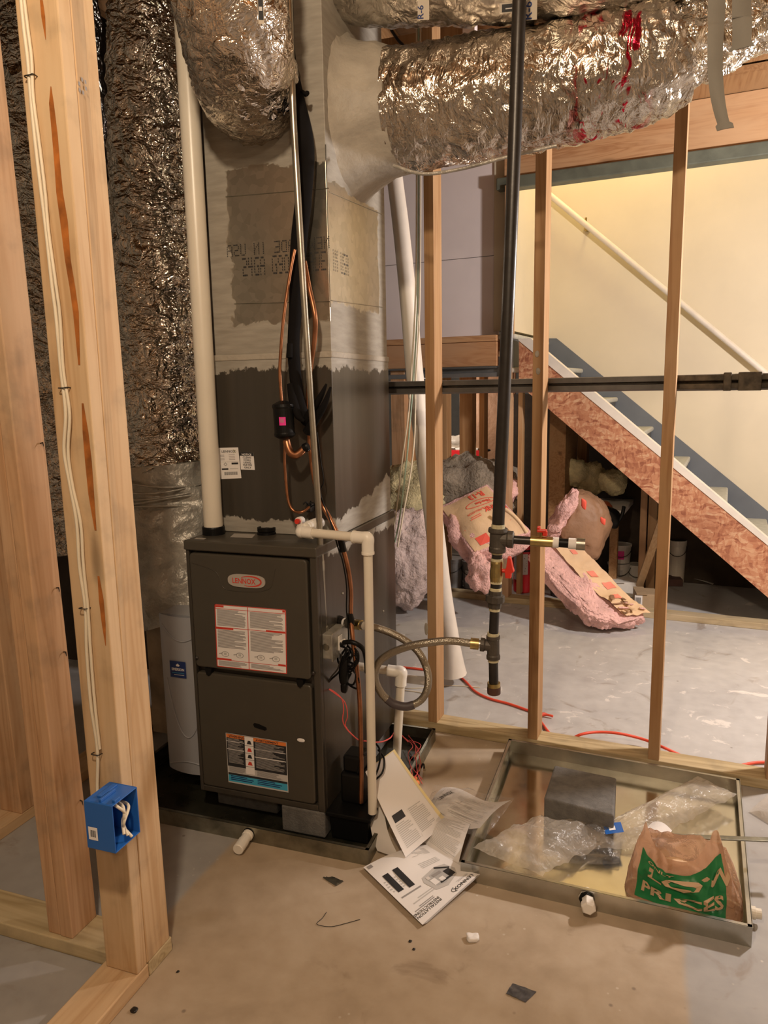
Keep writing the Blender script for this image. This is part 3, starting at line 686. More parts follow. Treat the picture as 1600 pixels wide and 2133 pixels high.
# ================================================================== FURNACE
FX0, FX1, FY0, FY1, FZ0, FZ1 = -1.338, -.893, 1.923, 2.64, .092, .928
t = thing('furnace', 'grey-brown gas furnace with two front doors standing on blocks in a drain pan', 'furnace', (-1.115, 2.28, .092))
fu = t
mb = MB().box(FX0, FX1, FY0+.022, FY1, FZ0, FZ1-.03, M_cab)
mb.box(FX0, FX0+.012, FY0+.002, FY0+.022, FZ0, FZ1-.03, M_cab).box(FX1-.022, FX1, FY0+.002, FY0+.022, FZ0, FZ1-.03, M_cab).box(FX0+.012, FX1-.022, FY0+.002, FY0+.022, FZ0, FZ0+.02, M_cab)
build('cabinet', mb, t, bevel=.0025)
build('top_lid', MB().box(FX0-.003, FX1+.003, FY0-.004, FY1, FZ1-.030, FZ1, M_door), t, bevel=.004)
def rrect(x0, x1, z0, z1, r, n=6):
    o = []
    for cx, cz, a0 in ((x1-r, z1-r, 0), (x0+r, z1-r, 90), (x0+r, z0+r, 180), (x1-r, z0+r, 270)):
        for k in range(n+1):
            a = math.radians(a0+90*k/n); o.append((cx+r*math.cos(a), cz+r*math.sin(a)))
    return o
FR = lambda x, d, z: V((x, d, z))
DX0, DX1 = FX0+.014, FX1-.030
zt_u = FZ1-.038; zb_u = oy(520, 1402, 1.92).z; zt_l = zb_u-.018; zb_l = FZ0+.022
ud = build('upper_door', MB().prism(rrect(DX0, DX1, zb_u, zt_u, .014), FR, FY0+.021, FY0-.002, M_door), t, bevel=.005, seg=3)
ld = build('lower_door', MB().prism(rrect(DX0, DX1, zb_l, zt_l, .012), FR, FY0+.021, FY0-.001, M_door), t, bevel=.005, seg=3)
YD = FY0-.0022
# pressed groove around the brand plate
def px(x, y, Y=YD): return oy(x, y, Y)
mb = MB(); gl = [(400, 1173), (430, 1182), (450, 1192), (458, 1206), (464, 1222), (480, 1230), (530, 1233), (562, 1226), (570, 1205), (574, 1185)]
mb.tube(smooth_path([px(x, y, YD+.0005) for x, y in gl], 6), .0012, M_cab, 6)
build('pressed_line', mb, ud)
c = px(514, 1210); wB, hB = px(553, 1210).x-px(476, 1210).x, px(514, 1196).z-px(514, 1223).z
S = lambda u, v: V((c.x+u, YD, c.z+v))
mb = MB(); poly = [(math.copysign(abs(math.cos(a))**.55, math.cos(a))*wB/2+c.x, math.copysign(abs(math.sin(a))**.75, math.sin(a))*hB/2+c.z) for a in [2*PI*k/40 for k in range(40)]]
mb.prism(poly, FR, YD+.001, YD-.0035, flat('brand_plate_grey', (.40, .36, .32), .4))
S2 = lambda u, v: V((c.x+u, YD-.0037, c.z+v))
mb.text(S2, 'LENNOX', -wB*.38, -hB*.20, hB*.56, .0003, M_redp, bold=.02, aspect=.86)
prev = None
for k in range(27):
    a = math.radians(140-k*10.0); q0 = (wB*.10+math.cos(a)*wB*.30, math.sin(a)*hB*.38)
    if prev: mb.line(S2, prev, q0, hB*(.03+.10*math.sin(PI*k/27)), .0003, M_redp)
    prev = q0
build('brand_plate', mb, ud, label='pale oval brand plate with red lettering')
def quadS(cs, Y):   # corner pixels tl,tr,br,bl on plane y=Y
    tl, tr, br, bl = [oy(x, y, Y) for x, y in cs]
    return bilin(bl, br, tr, tl)
def lines(mb, S, u0, v0, u1, v1, n, mat, off, fill=.6, seed=1, ragged=True):
    rn = random.Random(seed); h = (v1-v0)/n
    for k in range(n):
        e = u1-(u1-u0)*(rn.random()*.45 if ragged and rn.random() < .5 else rn.random()*.05)
        mb.rect(S, u0, v1-(k+fill)*h, e, v1-k*h, off, mat)
S = quadS(((447, 1258), (596, 1270), (598, 1404), (452, 1388)), YD-.0006)
mb = MB().rect(S, 0, 0, 1, 1, 0, M_paper)
W_ = .0004
for a in (0, .455): pass
def frame(u0, v0, u1, v1, tw, mat):
    mb.rect(S, u0, v0, u1, v0+tw, W_, mat); mb.rect(S, u0, v1-tw, u1, v1, W_, mat); mb.rect(S, u0, v0, u0+tw, v1, W_, mat); mb.rect(S, u1-tw, v0, u1, v1, W_, mat)
frame(0, 0, 1, 1, .012, M_redp)
mb.rect(S, .465, .01, .475, .99, W_, M_redp)
for v in (.115, .635, .93):
    mb.rect(S, .01, v, .99, v+.008, W_, M_redp)
mb.rect(S, .01, .955, .13, .985, W_*1.5, M_redp).rect(S, .95, .955, .985, .985, W_*1.5, M_redp)
mb.rect(S, .01, .61, .26, .64, W_*1.5, M_redp).rect(S, .72, .63, .985, .66, W_*1.5, M_redp)
mb.rect(S, .01, .115, .22, .145, W_*1.5, M_redp).rect(S, .88, .115, .985, .145, W_*1.5, M_redp)
lines(mb, S, .03, .66, .44, .92, 15, M_grey, W_, seed=3); lines(mb, S, .50, .67, .96, .92, 15, M_grey, W_, seed=4)
lines(mb, S, .03, .31, .44, .60, 16, M_grey, W_, seed=5); lines(mb, S, .50, .30, .96, .62, 18, M_grey, W_, seed=6)
lines(mb, S, .03, .02, .44, .10, 5, M_grey, W_, seed=7); lines(mb, S, .50, .03, .96, .10, 4, M_grey, W_, seed=8)
for cu in (.13, .34, .64, .85):
    for k in range(14):
        a = 2*PI*k/14; b = 2*PI*(k+1)/14; mb.line(S, (cu+.05*math.cos(a), .215+.04*math.sin(a)), (cu+.05*math.cos(b), .215+.04*math.sin(b)), .008, W_, M_grey)
    mb.line(S, (cu-.09, .215), (cu-.04, .225), .01, W_, M_grey); mb.rect(S, cu-.02, .20, cu+.02, .235, W_, M_lgrey)
build('instruction_sticker', mb, ud, label='white instruction sticker with red frames and small diagrams')
S = quadS(((470, 1526), (597, 1546), (601, 1651), (476, 1629)), YD-.0006)
mb = MB().rect(S, 0, 0, 1, 1, 0, M_lgrey)
mb.rect(S, .01, .34, .99, .99, W_, M_ink).rect(S, .01, .915, .99, .985, W_*1.5, M_org).rect(S, .01, .03, .99, .165, W_, M_cyan).rect(S, .01, .165, .99, .21, W_, M_ink)
for v in (.86, .70): mb.rect(S, .01, v-.02, .30, v-.008, W_*1.6, M_paper)
for v in (.76, .60): mb.rect(S, .47, v, .98, v+.012, W_*1.6, M_paper)
mb.rect(S, .315, .24, .46, .985, W_*1.7, M_paper)
for v, mt in ((.87, M_ink), (.72, M_redp), (.59, M_ink), (.45, M_redp)):
    mb.add([P2(S, .39+x, v+y, W_*2) for x, y in ((-.04, -.03), (.04, -.03), (.02, .04), (-.02, .04))], [(0, 1, 2, 3)], mt)
    mb.rect(S, .315, v-.065, .46, v-.058, W_*2, M_ink)
mb.text(S, 'WARNING', .05, .928, .055, W_*2, M_ink, bold=.03, kv=1.1); mb.text(S, 'AVERTISSEMENT', .50, .928, .05, W_*2, M_ink, bold=.03, kv=1.1)
lines(mb, S, .03, .40, .29, .90, 22, M_lgrey, W_*2, .3, 11); lines(mb, S, .49, .38, .96, .90, 24, M_lgrey, W_*2, .3, 12)
lines(mb, S, .05, .05, .45, .155, 3, M_navy, W_*2, .5, 13); lines(mb, S, .5, .05, .92, .155, 3, M_navy, W_*2, .5, 14)
lines(mb, S, .03, .22, .30, .33, 6, M_grey, W_*2, .5, 15); lines(mb, S, .5, .22, .95, .33, 6, M_grey, W_*2, .5, 16)
build('warning_sticker', mb, ld, label='black, orange and cyan warning sticker')
mb = MB(); c = px(541, 1514)
mb.prism([(c.x+dx, c.z+dz_) for dx, dz_ in ((-.023, .005), (-.018, .010), (-.002, .008), (.010, .004), (.022, .001), (.024, -.006), (.018, -.010), (.0, -.007), (-.018, -.004))][::-1], FR, YD+.001, YD-.0006, M_black)
build('view_slot', mb, ld, label='dark oval view slot')
mb = MB(); c = px(627, 1542); mb.soft(c, V((.013, 0, 0)), V((.0, 0, .006)), V((0, .0012, 0)), M_paper, .001, 40, 2.4, 8)
build('paint_smear', mb, ld, label='small white smear')
for x, y in ((437, 1396), (627, 1420)):
    c = px(x, y, FY0+.004); build('door_clip', MB().prism([(c.x-.012, c.z+.010), (c.x+.012, c.z+.010), (c.x+.009, c.z-.008), (c.x+.002, c.z-.016), (c.x-.007, c.z-.012)][::-1], FR, FY0+.012, FY0-.006, M_black), t, label='black plastic clip under the upper door')
for x, y in ((653, 1402), (411, 1370)):
    c = px(x, y, FY0); build('screw', MB().lathe(c+V((0, .004, 0)), (0, -1, 0), [(.006, 0), (.006, .008), (.003, .011)], M_iron, 12), t)
for x, y in ((713, 1236), (798, 1273)):
    c = ox(x, y, FX1); build('screw', MB().lathe(c, (1, 0, 0), [(.0045, 0), (.004, .003), (.001, .0045)], M_galv, 10), t, label='bright side screw')
c = oz(556, 1112, FZ1); mb = MB().lathe(V((c.x, c.y, FZ1)), (0, 0, 1), [(.031, 0), (.031, .006), (.028, .008), (.030, .012), (.030, .022), (.024, .023), (.023, .019)], M_black, 32)
for a in (.5, .5+PI/2): mb.line(lambda u, v: V((c.x+u, c.y+v, FZ1+.0195)), (-.02*math.cos(a), -.02*math.sin(a)), (.02*math.cos(a), .02*math.sin(a)), .004, .001, M_iron)
build('port_cap', mb, t, label='round black cap on the lid')
for cs in (((488, 1111), (532, 1113), (525, 1121), (479, 1119)), ((409, 1120), (430, 1121), (425, 1124), (404, 1123))):
    tl, tr, br, bl = [oz(x, y, FZ1+.0006) for x, y in cs]; build('lid_sticker', MB().grid(bilin(bl, br, tr, tl), 1, 1, flat('pale_sticker', (.38, .35, .31), .5), False), t, label='pale paper sticker on the lid')
vcx, vcy = -1.303, 2.035
build('vent_collar', MB().lathe((vcx, vcy, FZ1), (0, 0, 1), [(.036, 0), (.036, .022), (.0345, .026), (.0305, .026)], M_black, 32), t, label='black rubber collar at the vent')
# white vent pipe
build('vent_pipe', MB().cyl((vcx, vcy, FZ1+.004), (vcx, vcy, 3.2), .0300, M_pvc, 40), label='tall white plastic vent pipe rising from the furnace lid', cat='pipe')

# ------------------------------------------------------------------ coil cabinet and plenum
CX0, CX1, CY0, CY1 = -1.300, -.895, 2.083, 2.605
t = thing('coil_cabinet', 'dark grey coil cabinet above the furnace, with smeared sealant seams', 'cabinet', (-1.1, 2.34, .93))
build('cabinet_body', MB().box(CX0, CX1, CY0, CY1, .929, 1.487, M_cab), t, bevel=.002)
mb = MB()
for i in range(3): pass
S = quadS(((454, 933), (496, 932), (503, 996), (460, 998)), CY0-.001)
mb.rect(S, 0, 0, 1, 1, 0, M_paper).text(S, 'LENNOX', .16, .845, .17, W_, M_ink, bold=.015, kv=.62)
prev = None
for k in range(14):
    a = math.radians(70-k*11); q0 = (.66+.22*math.cos(a), .875+.055*math.sin(a))
    if prev: mb.line(S, prev, q0, .012, W_, flat('olive_print', (.35, .38, .08), .6))
    prev = q0
for k in range(4): mb.rect(S, .08, .76-.05*k, .28, .775-.05*k, W_, M_grey).rect(S, .5, .76-.05*k, .8, .775-.05*k, W_, M_grey)
mb.rect(S, .05, .545, .95, .55, W_, M_grey).rect(S, .6, .455, .92, .515, W_, M_ink).rect(S, .1, .29, .42, .34, W_, M_ink).rect(S, .5, .315, .9, .325, W_, M_grey)
mb.line(S, (.3, .42), (.22, .47), .012, W_, M_ink).line(S, (.3, .42), (.38, .47), .012, W_, M_ink).line(S, (.22, .47), (.30, .52), .012, W_, M_ink).line(S, (.38, .47), (.30, .52), .012, W_, M_ink)
for k in range(22): mb.rect(S, .2+k*.03, .12, .2+k*.03+(.018 if k % 3 else .01), .22, W_, M_ink)
build('rating_sticker', mb, t, label='white rating sticker with barcode')
S = quadS(((499, 942), (528, 943), (531, 979), (502, 978)), CY0-.001)
mb = MB().rect(S, 0, 0, 1, 1, 0, M_paper).rect(S, 0, .80, 1, 1, W_, M_ink)
mb.text(S, 'NOTICE', .5, .83, .19, W_*2, M_paper, 'CENTER', bold=.02, kv=.8)
for k, s_t in enumerate(('CLEAN', 'COILS', 'USING', 'WATER', 'ONLY')): mb.text(S, s_t, .5, .655-.145*k, .19, W_, M_ink, 'CENTER', bold=.025, kv=.8)
build('notice_sticker', mb, t, label='white notice sticker with a black heading')
t = thing('supply_plenum', 'tall sheet metal plenum over the coil cabinet, brushed with grey sealant', 'duct', (-1.1, 2.34, 1.488))
PX0, PX1, PY0, PY1 = -1.296, -.897, 2.090, 2.598
build('plenum_body', MB().box(PX0, PX1, PY0, PY1, 1.488, 2.62, M_plen), t, bevel=.002)
mb = MB().box(CX0-.002, CX1+.003, CY0-.003, PY0, 1.474, 1.492, M_mastic).box(PX1, CX1+.003, PY0, CY1, 1.474, 1.492, M_mastic)
build('seam_flange', mb, t, bevel=.003)
mb = MB()
for (a, b) in (((470, 410), (685, 392)), ((488, 633), (688, 628))):
    A, B = oy(*a, PY0-.001), oy(*b, PY0-.001); mb.tube([A, B], .0012, M_galvd, 6)
for (a, b) in (((686, 400), (797, 447)), ((690, 626), (797, 640))):
    A, B = ox(*a, PX1+.001), ox(*b, PX1+.001); mb.tube([A, B], .0012, M_galv, 6)
mb.box(PX1-.0006, PX1+.0022, PY0-.0016, PY0+.0012, 1.62, 2.07, M_galv)
build('pressed_crease', mb, t)
# stencilled lettering in dots, partly mirrored as on the back of the sheet
DOT = {'A': '01110 10001 10001 11111 10001 10001 10001', 'D': '11110 10001 10001 10001 10001 10001 11110', 'E': '11111 10000 10000 11110 10000 10000 11111', 'G': '01111 10000 10000 10011 10001 10001 01111', 'I': '00100 00100 00100 00100 00100 00100 00100', 'M': '10001 11011 10101 10101 10001 10001 10001', 'N': '10001 11001 10101 10011 10001 10001 10001', 'R': '11110 10001 10001 11110 10100 10010 10001', 'S': '01111 10000 10000 01110 00001 00001 11110', 'U': '10001 10001 10001 10001 10001 10001 01110', 'W': '10001 10001 10001 10101 10101 11011 10001', '0': '01110 10001 10001 10001 10001 10001 01110', '2': '11110 00001 00001 01110 10000 10000 11111', '4': '10010 10010 10010 11111 00010 00010 00010', '9': '01110 10001 10001 01111 00001 00001 01110', ' ': '00000 00000 00000 00000 00000 00000 00000'}
def dots(mb, S, st, u0, v0, cw, chh, mir=False, off=.0004):
    n = len(st); k = 0
    for i, ch in enumerate(st):
        rows = DOT[ch].split()
        for r_, row in enumerate(rows):
            for c_, b in enumerate(row):
                if b == '1':
                    x = (i*6+c_)*cw/6
                    if mir: x = n*cw-x-cw/6
                    y = chh-(r_+1)*chh/7
                    mb.rect(S, u0+x, v0+y, u0+x+cw/9.5, v0+y+chh/11, off, M_ink)
a = oy(474, 527, PY0-.0006); b = oy(678, 522, PY0-.0006)
S = lambda u, v: V((u, PY0-.0008, v))
mb = MB(); dots(mb, S, 'NEW MADE IN USA', a.x-.005, oy(560, 528, PY0).z, (b.x-a.x+.02)/15, oy(560, 500, PY0).z-oy(560, 526, PY0).z, True)
build('stencilled_lettering', mb, t, label='dotted stencil row reading mirrored'); mb = MB(); a = oy(506, 570, PY0-.0006); dots(mb, S, '24GA G90 GRADE', a.x, oy(560, 572, PY0).z, (PX1-.004-a.x)/14, oy(560, 529, PY0).z-oy(560, 570, PY0).z)
build('stencilled_lettering', mb, t, label='dotted stencil row of larger letters'); mb = MB()
S = lambda u, v: V((PX1+.0008, u, v))
a = ox(693, 562, PX1); b = ox(727, 570, PX1); dots(mb, S, 'IN USA', a.y, a.z-.002, (b.y-a.y)/6, ox(700, 518, PX1).z-ox(700, 565, PX1).z)
build('stencilled_lettering', mb, t, label='dotted stencil on the side face')
# sealant collar where the big duct leaves the plenum
mb = MB(); ns = lambda i, a, p_: .014*noise.fractal(p_*14, 1, 2, 4)
mb.tube([(PX1-.002, 2.35, 2.215), (PX1+.012, 2.35, 2.215), (PX1+.05, 2.35, 2.217), (PX1+.10, 2.35, 2.219), (PX1+.145, 2.35, 2.22)], [.245, .225, .205, .185, .176], M_mastic, 72, fn=ns)
build('duct_collar', mb, t, label='grey sealant cone around the right duct')

# ------------------------------------------------------------------ foil ducts
def duct(name, path, r, mat, label, amp=.016, fr=9, seg=110, n=10, an=2.4, lab2=None, parent=None, ripple=True):
    amp *= 1.15
    P_ = smooth_path(path, n)
    def fn(i, a, p_):
        q_ = p_*fr
        return amp*(.55*noise.noise(p_*6)+.5*noise.fractal(q_*1.6, 1, 2, 4)-.8*abs(noise.noise(p_*fr*3.1))+.3*noise.noise(p_*60))
    rr = r if isinstance(r, (int, float)) else [r[0]+(r[1]-r[0])*i/(len(P_)-1) for i in range(len(P_))]
    mb = MB().tube(P_, rr, mat, seg, fn=fn)
    return build(name, mb, parent, label=label, cat=None if parent else 'duct', group=None)
duct('foil_duct', [(-1.67, 2.42, 3.2), (-1.685, 2.42, 2.75), (-1.715, 2.42, 2.3), (-1.74, 2.42, 1.9), (-1.75, 2.42, 1.5), (-1.74, 2.40, 1.15), (-1.70, 2.38, 1.05)], [.130, .188], M_foilv, 'tall crinkled foil duct dropping behind the near post, left of the vent pipe', n=26, amp=.020)
duct('foil_duct', [(-2.30, 2.62, 3.2), (-2.34, 2.62, 2.4), (-2.38, 2.62, 1.8), (-2.40, 2.62, 1.2), (-2.36, 2.60, .7)], .21, M_foilv, 'darker foil duct seen through the gap between the left studs', n=30, amp=.020)
duct('foil_duct', [(-1.0, 1.72, 3.2), (-.995, 1.72, 2.8), (-.995, 1.735, 2.52), (-1.005, 1.77, 2.34), (-1.03, 1.85, 2.25), (-1.08, 1.97, 2.225), (-1.12, 2.091, 2.23)], .142, M_foilb, 'foil duct elbow hanging at the top centre, bending into the plenum front', n=14, amp=.014)
t = thing('foil_duct', 'big wrinkled foil duct running right from the plenum, with red-streaked creases', 'duct', (-.3, 2.35, 2.05))
duct('duct_sleeve', [(-.765, 2.35, 2.221), (-.55, 2.35, 2.222), (-.36, 2.35, 2.226), (-.20, 2.35, 2.232), (-.08, 2.36, 2.25), (.02, 2.38, 2.29)], [.176, .155], M_foilh, None, n=22, amp=.013, parent=t, fr=8)
duct('gathered_end', [(-.02, 2.37, 2.28), (.10, 2.41, 2.33), (.22, 2.46, 2.41), (.36, 2.52, 2.52), (.60, 2.62, 2.66)], [.125, .13], foil('foil_gathered', 2, tint=(.86, .80, .70), wr=1.0, fine=10), 'loosely gathered foil end', n=18, amp=.03, parent=t, fr=7)
mb = MB(); mb.tube(smooth_path([oy(820, 345, 2.20), oy(880, 362, 2.19), oy(960, 352, 2.19), oy(1060, 326, 2.19), oy(1160, 303, 2.2)], 6), .005, M_masticf, 8); build('lower_seam', mb, t, label='folded seam on the underside')
t = thing('foil_duct', 'upper foil duct crossing the top edge above the big one, printed with insulation marks', 'duct', (-.3, 2.2, 2.35))
duct('duct_sleeve', [(-1.18, 2.28, 2.74), (-.98, 2.27, 2.68), (-.80, 2.26, 2.625), (-.60, 2.24, 2.59), (-.37, 2.24, 2.553), (-.1, 2.24, 2.545), (.15, 2.25, 2.62), (.5, 2.27, 2.80)], .182, M_foilu, None, n=20, amp=.013, parent=t)
# printed marks on the ducts
def mark(px_, py_, Y, w_, h_, txt, rot, tlabel, size=.03):
    c_ = oy(px_, py_, Y); n_ = (CAM-c_).normalized(); u_ = V((0, 0, 1)).cross(n_).normalized(); v_ = n_.cross(u_)
    S_ = lambda u, v: c_+u_*u+v_*v
    mb = MB().rect(S_, -w_/2, -h_/2, w_/2, h_/2, 0, flat('label_tan', (.50, .44, .36), .5))
    if txt == 'bar': mb.rect(S_, -w_*.42, -h_*.38, w_*.42, h_*.38, .0006, M_ink).rect(S_, -w_*.3, -h_*.12, w_*.25, h_*.0, .0012, M_lgrey)
    else: mb.text(S_, txt, 0, -size*.35, size, .0006, M_navy, 'CENTER', rot, bold=.015)
    return mb
build('duct_marking', mark(1072, 15, 2.052, .075, .022, 'bar', 0, ''), t, label='black printed bar')
build('duct_marking', mark(1108, 12, 2.056, .026, .06, 'R-6', PI/2, '', .028), t, label='printed R-6 mark')
build('duct_marking', mark(882, 18, 2.06, .03, .05, 'R-6', PI/2, '', .022), t, label='printed R-6 mark by the wrinkle')
build('duct_label', mark(543, 14, 1.53, .012, .06, 'bar', 0, ''), [o for o in bpy.data.objects if o.name == 'foil_duct.002'][0], label='narrow black barcode label')

# mastic wrapped return elbow and boot below the tall duct
t = thing('return_boot', 'bulging sealant-covered return boot below the tall foil duct, left of the furnace', 'duct', (-1.6, 2.35, .35))
mb = MB()
def bfn(i, a, p_): return .022*noise.fractal(p_*9, 1, 2, 5)+.012*noise.noise(p_*22)
mb.tube(smooth_path([(-1.70, 2.38, 1.12), (-1.69, 2.38, .98), (-1.67, 2.38, .86), (-1.62, 2.38, .72), (-1.56, 2.37, .56)], 10), [.190]*12+[.212]*16+[.235]*13, M_masticf, 80, fn=bfn)
build('boot_elbow', mb, t)
mb = MB().box(-1.74, -1.36, 2.22, 2.62, .10, .60, simple('smeared_board', (.27, .215, .155), .6, 0, var=.4, vs=12, bmp=.3, bs=30))
build('boot_box', mb, t, label='brown lower duct board box', bevel=.004)
for k in range(5):
    mb = MB(); z_ = 1.06-.022*k; pts = [(-1.70+(.203)*math.cos(a), 2.38+.203*math.sin(a), z_+.012*math.sin(a*2+k)+.03*(a+PI/2)/PI*(k % 2)) for a in [-PI*.95+PI*.9*j/20 for j in range(21)]]
    mb.tube([V(p_) for p_ in pts], .004, M_masticf, 6); build('tape_fold', mb, t)
# pale grey air cleaner housing with curved pressed front
t = thing('air_cleaner', 'pale grey media air cleaner housing standing against the left side of the furnace', 'air cleaner', (-1.44, 2.1, .13))
ax0, ax1 = oy(336, 1450, 2.02).x-.012, FX0-.006
zb, ztp = oy(380, 1612, 2.02).z, oy(380, 1288, 2.02).z
def afn(u, v):
    x = ax0+(ax1-ax0)*u; y = 2.055-.028*math.sin(PI*min(1, max(0, u)))**.7
    return V((x, y, zb+(ztp-zb)*v))
mb = MB(); mb.grid(afn, 24, 30, M_greyp); mb.box(ax0, ax1, 2.056, 2.216, zb+.005, ztp-.002, M_greyp)
build('housing', mb, t)
mb = MB()
def arc(u, v0, v1): return [P2(afn, u(k/24), v0+(v1-v0)*k/24, .001) for k in range(25)]
mb.tube([P2(afn, .08+.84*k/30, .94-.09*math.sin(PI*k/30), .0012) for k in range(31)], .0022, M_greyp, 8)
build('pressed_curve', mb, t); mb = MB(); mb.tube([P2(afn, .13+.76*k/40, .60-.36*math.sin(PI*k/40)**.8, .0012) for k in range(41)], .0026, M_greyp, 8)
build('pressed_curve', mb, t); mb = MB(); mb.tube([P2(afn, .05+.9*k/30, .03+.05*math.sin(PI*k/30), .0012) for k in range(31)], .0022, M_greyp, 8)
build('pressed_curve', mb, t)
c = oy(371, 1395, 2.022); S = lambda u, v: V((c.x+u, 2.0255-.002, c.z+v))
mb = MB().rect(S, -.033, -.029, .030, .029, 0, M_navy).text(S, 'EMERSON', -.0015, -.004, .0125, .0004, M_paper, 'CENTER', bold=.03, aspect=.9)
mb.add([P2(S, x, y, .0004) for x, y in ((-.0065, .011), (.0035, .011), (.0065, .015), (-.0015, .021), (-.0095, .015))], [(0, 1, 2, 3, 4)], M_paper)
mb.rect(S, -.025, -.013, .022, -.0115, .0004, M_cyan).rect(S, -.018, -.020, .022, -.018, .0004, M_lgrey)
build('brand_sticker', mb, t, label='navy blue brand sticker with white lettering')

# ================================================================== PIPES, WIRES AND FITTINGS
# galvanised conduit with its coupling, down to the switch box
t = thing('conduit', 'thin galvanised conduit running from the top edge down to the metal switch box', 'conduit', tuple(oy(676, 1310, 1.97)))
cp = [oy(572, -620, 1.955), oy(600, -60, 1.955), oy(609, 200, 1.955), oy(617, 350, 1.957), oy(632, 600, 1.96), oy(648, 840, 1.965), oy(664, 1070, 1.97), oy(668, 1150, 1.972), oy(676, 1318, 1.985)]
build('tube', MB().tube(smooth_path(cp, 6), .0092, M_emt, 18), t)
c = oy(668, 1178, 1.974); dv = (cp[-1]-cp[-2]).normalized()
build('coupling', MB().lathe(c-dv*.016, dv, [(.0115, 0), (.0122, .004), (.0122, .028), (.0115, .032)], M_emt, 18).cyl(c+V((-.004, -.010, 0)), c+V((-.006, -.018, 0)), .0045, M_galv, 10), t)
c = oy(676, 1312, 1.985); build('connector', MB().lathe(c+V((0, 0, .014)), (0, 0, -1), [(.0115, 0), (.0125, .003), (.0125, .018), (.017, .02), (.017, .024)], M_galv, 20), t)
t = thing('switch_box', 'galvanised metal switch box on the furnace side with a toggle and black wires', 'electrical box', tuple(oy(690, 1380, 2.0)))
bx0, bx1 = oy(664, 1345, 1.95).x, oy(693, 1345, 1.95).x; bz0, bz1 = oy(680, 1373, 1.95).z, oy(680, 1322, 1.95).z
mb = MB().box(bx0, bx1-.002, 1.95, 2.06, bz0, bz1, M_boxm)
build('box_body', mb, t, bevel=.003)
mb = MB().box(bx1-.002, bx1+.0015, 1.942, 2.068, bz0-.005, bz1+.004, M_boxm)
build('cover_plate', mb, t, bevel=.002)
c = oy(679, 1348, 1.9495); build('knockout', MB().lathe(c, (0, -1, 0), [(.011, 0), (.010, .0012)], M_galvd, 20), t)
c = V((bx1+.002, 2.0, (bz0+bz1)/2)); build('toggle', MB().box(c.x, c.x+.004, c.y-.012, c.y+.012, c.z-.022, c.z+.022, M_white).tube([c, c+V((.020, -.010, .012))], [.004, .005], M_white, 10), t)
mb = MB().cyl(c+V((.003, .0, -.004)), c+V((.016, .0, -.006)), .011, M_black, 14)
mb.tube(pxp([(716, 1338, 1.985), (735, 1338, 1.975), (755, 1350, 1.99), (762, 1372, 2.05), (764, 1400, 2.12)]), .0072, M_black, 10)
build('black_cable', mb, t)
t = thing('power_plug', 'tangle of black cord and plug hanging under the metal switch box', 'cord', tuple(oy(720, 1440, 2.0)))
mb = MB(); mb.soft(oy(718, 1395, 2.0), V((.016, 0, .004)), V((0, .016, 0)), V((.004, 0, .05)), M_black, .004, 30, 3, 12); mb.soft(oy(717, 1432, 2.0), V((.012, 0, 0)), V((0, .012, 0)), V((0, 0, .018)), M_black, .003, 30, 3, 10)
build('plug_body', mb, t)
mb = MB(); rn = random.Random(5)
for k in range(9):
    x, y = 722+rn.uniform(-14, 14), 1400+rn.uniform(-34, 26); pts = [(x, y-22, 2.0), (x+rn.uniform(8, 18), y-6, 1.985), (x+rn.uniform(-6, 10), y+16, 1.99), (x-rn.uniform(6, 16), y+4, 2.005), (x-4, y-16, 2.0)]
    mb.tube(pxp(pts, 5), .0032, M_black, 7)
mb.tube(pxp([(722, 1352, 1.99), (716, 1380, 1.985), (706, 1400, 1.99), (690, 1415, 1.99), (676, 1430, 1.985)], 6), .003, M_black, 7)
mb.tube(pxp([(712, 1362, 1.985), (704, 1392, 1.98), (690, 1410, 1.98), (680, 1428, 1.985)], 6), .0025, M_iron, 7)
build('cord_loops', mb, t)
cable('thermostat_wire', [(677, 1432, 1.985), (695, 1440, 1.99), (712, 1456, 1.99), (716, 1478, 1.99), (714, 1500, 1.99), (722, 1518, 1.995), (740, 1536, 2.0), (756, 1548, 2.02)], .0018, flat('red_wire', (.72, .10, .09), .5), 'thin red wire wandering down the furnace side from the switch box', 'wire')
cable('thermostat_wire', [(679, 1432, 1.985), (697, 1444, 1.985), (718, 1462, 1.99), (724, 1490, 1.99), (720, 1512, 1.995), (738, 1534, 2.0), (752, 1544, 2.02)], .0015, flat('red_wire', (.72, .10, .09), .5), 'second thin red wire twisted beside the first on the furnace side', 'wire')
# insulated suction line
t = thing('suction_line', 'black foam-covered refrigerant line bulging beside the conduit in front of the plenum', 'refrigerant line', tuple(oy(622, 830, 2.03)))
sp_ = [(584, -560, 2.06), (600, -120, 2.055), (606, 90, 2.05), (612, 150, 2.05), (624, 215, 2.045), (636, 280, 2.04), (638, 340, 2.04), (632, 420, 2.04), (624, 490, 2.045), (619, 560, 2.045), (616, 640, 2.045), (612, 700, 2.04), (612, 740, 2.035), (616, 790, 2.03), (624, 840, 2.03), (634, 870, 2.03)]
P_ = pxp(sp_, 8); n_ = len(P_)
mb = MB().tube(P_, [.010+.013*min(1, max(0, i-16)/28) if i < 56 else .024-.006*min(1, max(0, (i-66)/20)) for i in range(n_)], M_rubber, 18)
build('foam_sleeve', mb, t)
mb = MB(); c = oy(638, 196, 2.03); mb.soft(c, V((.008, 0, .002)), V((0, .008, 0)), V((0, 0, .006)), M_rubber, .002, 50, 2.4, 8); mb.tube(pxp([(628, 190, 2.03), (640, 197, 2.02)], 3), .005, M_rubber, 8); build('tape_end', mb, t)
mb = MB()
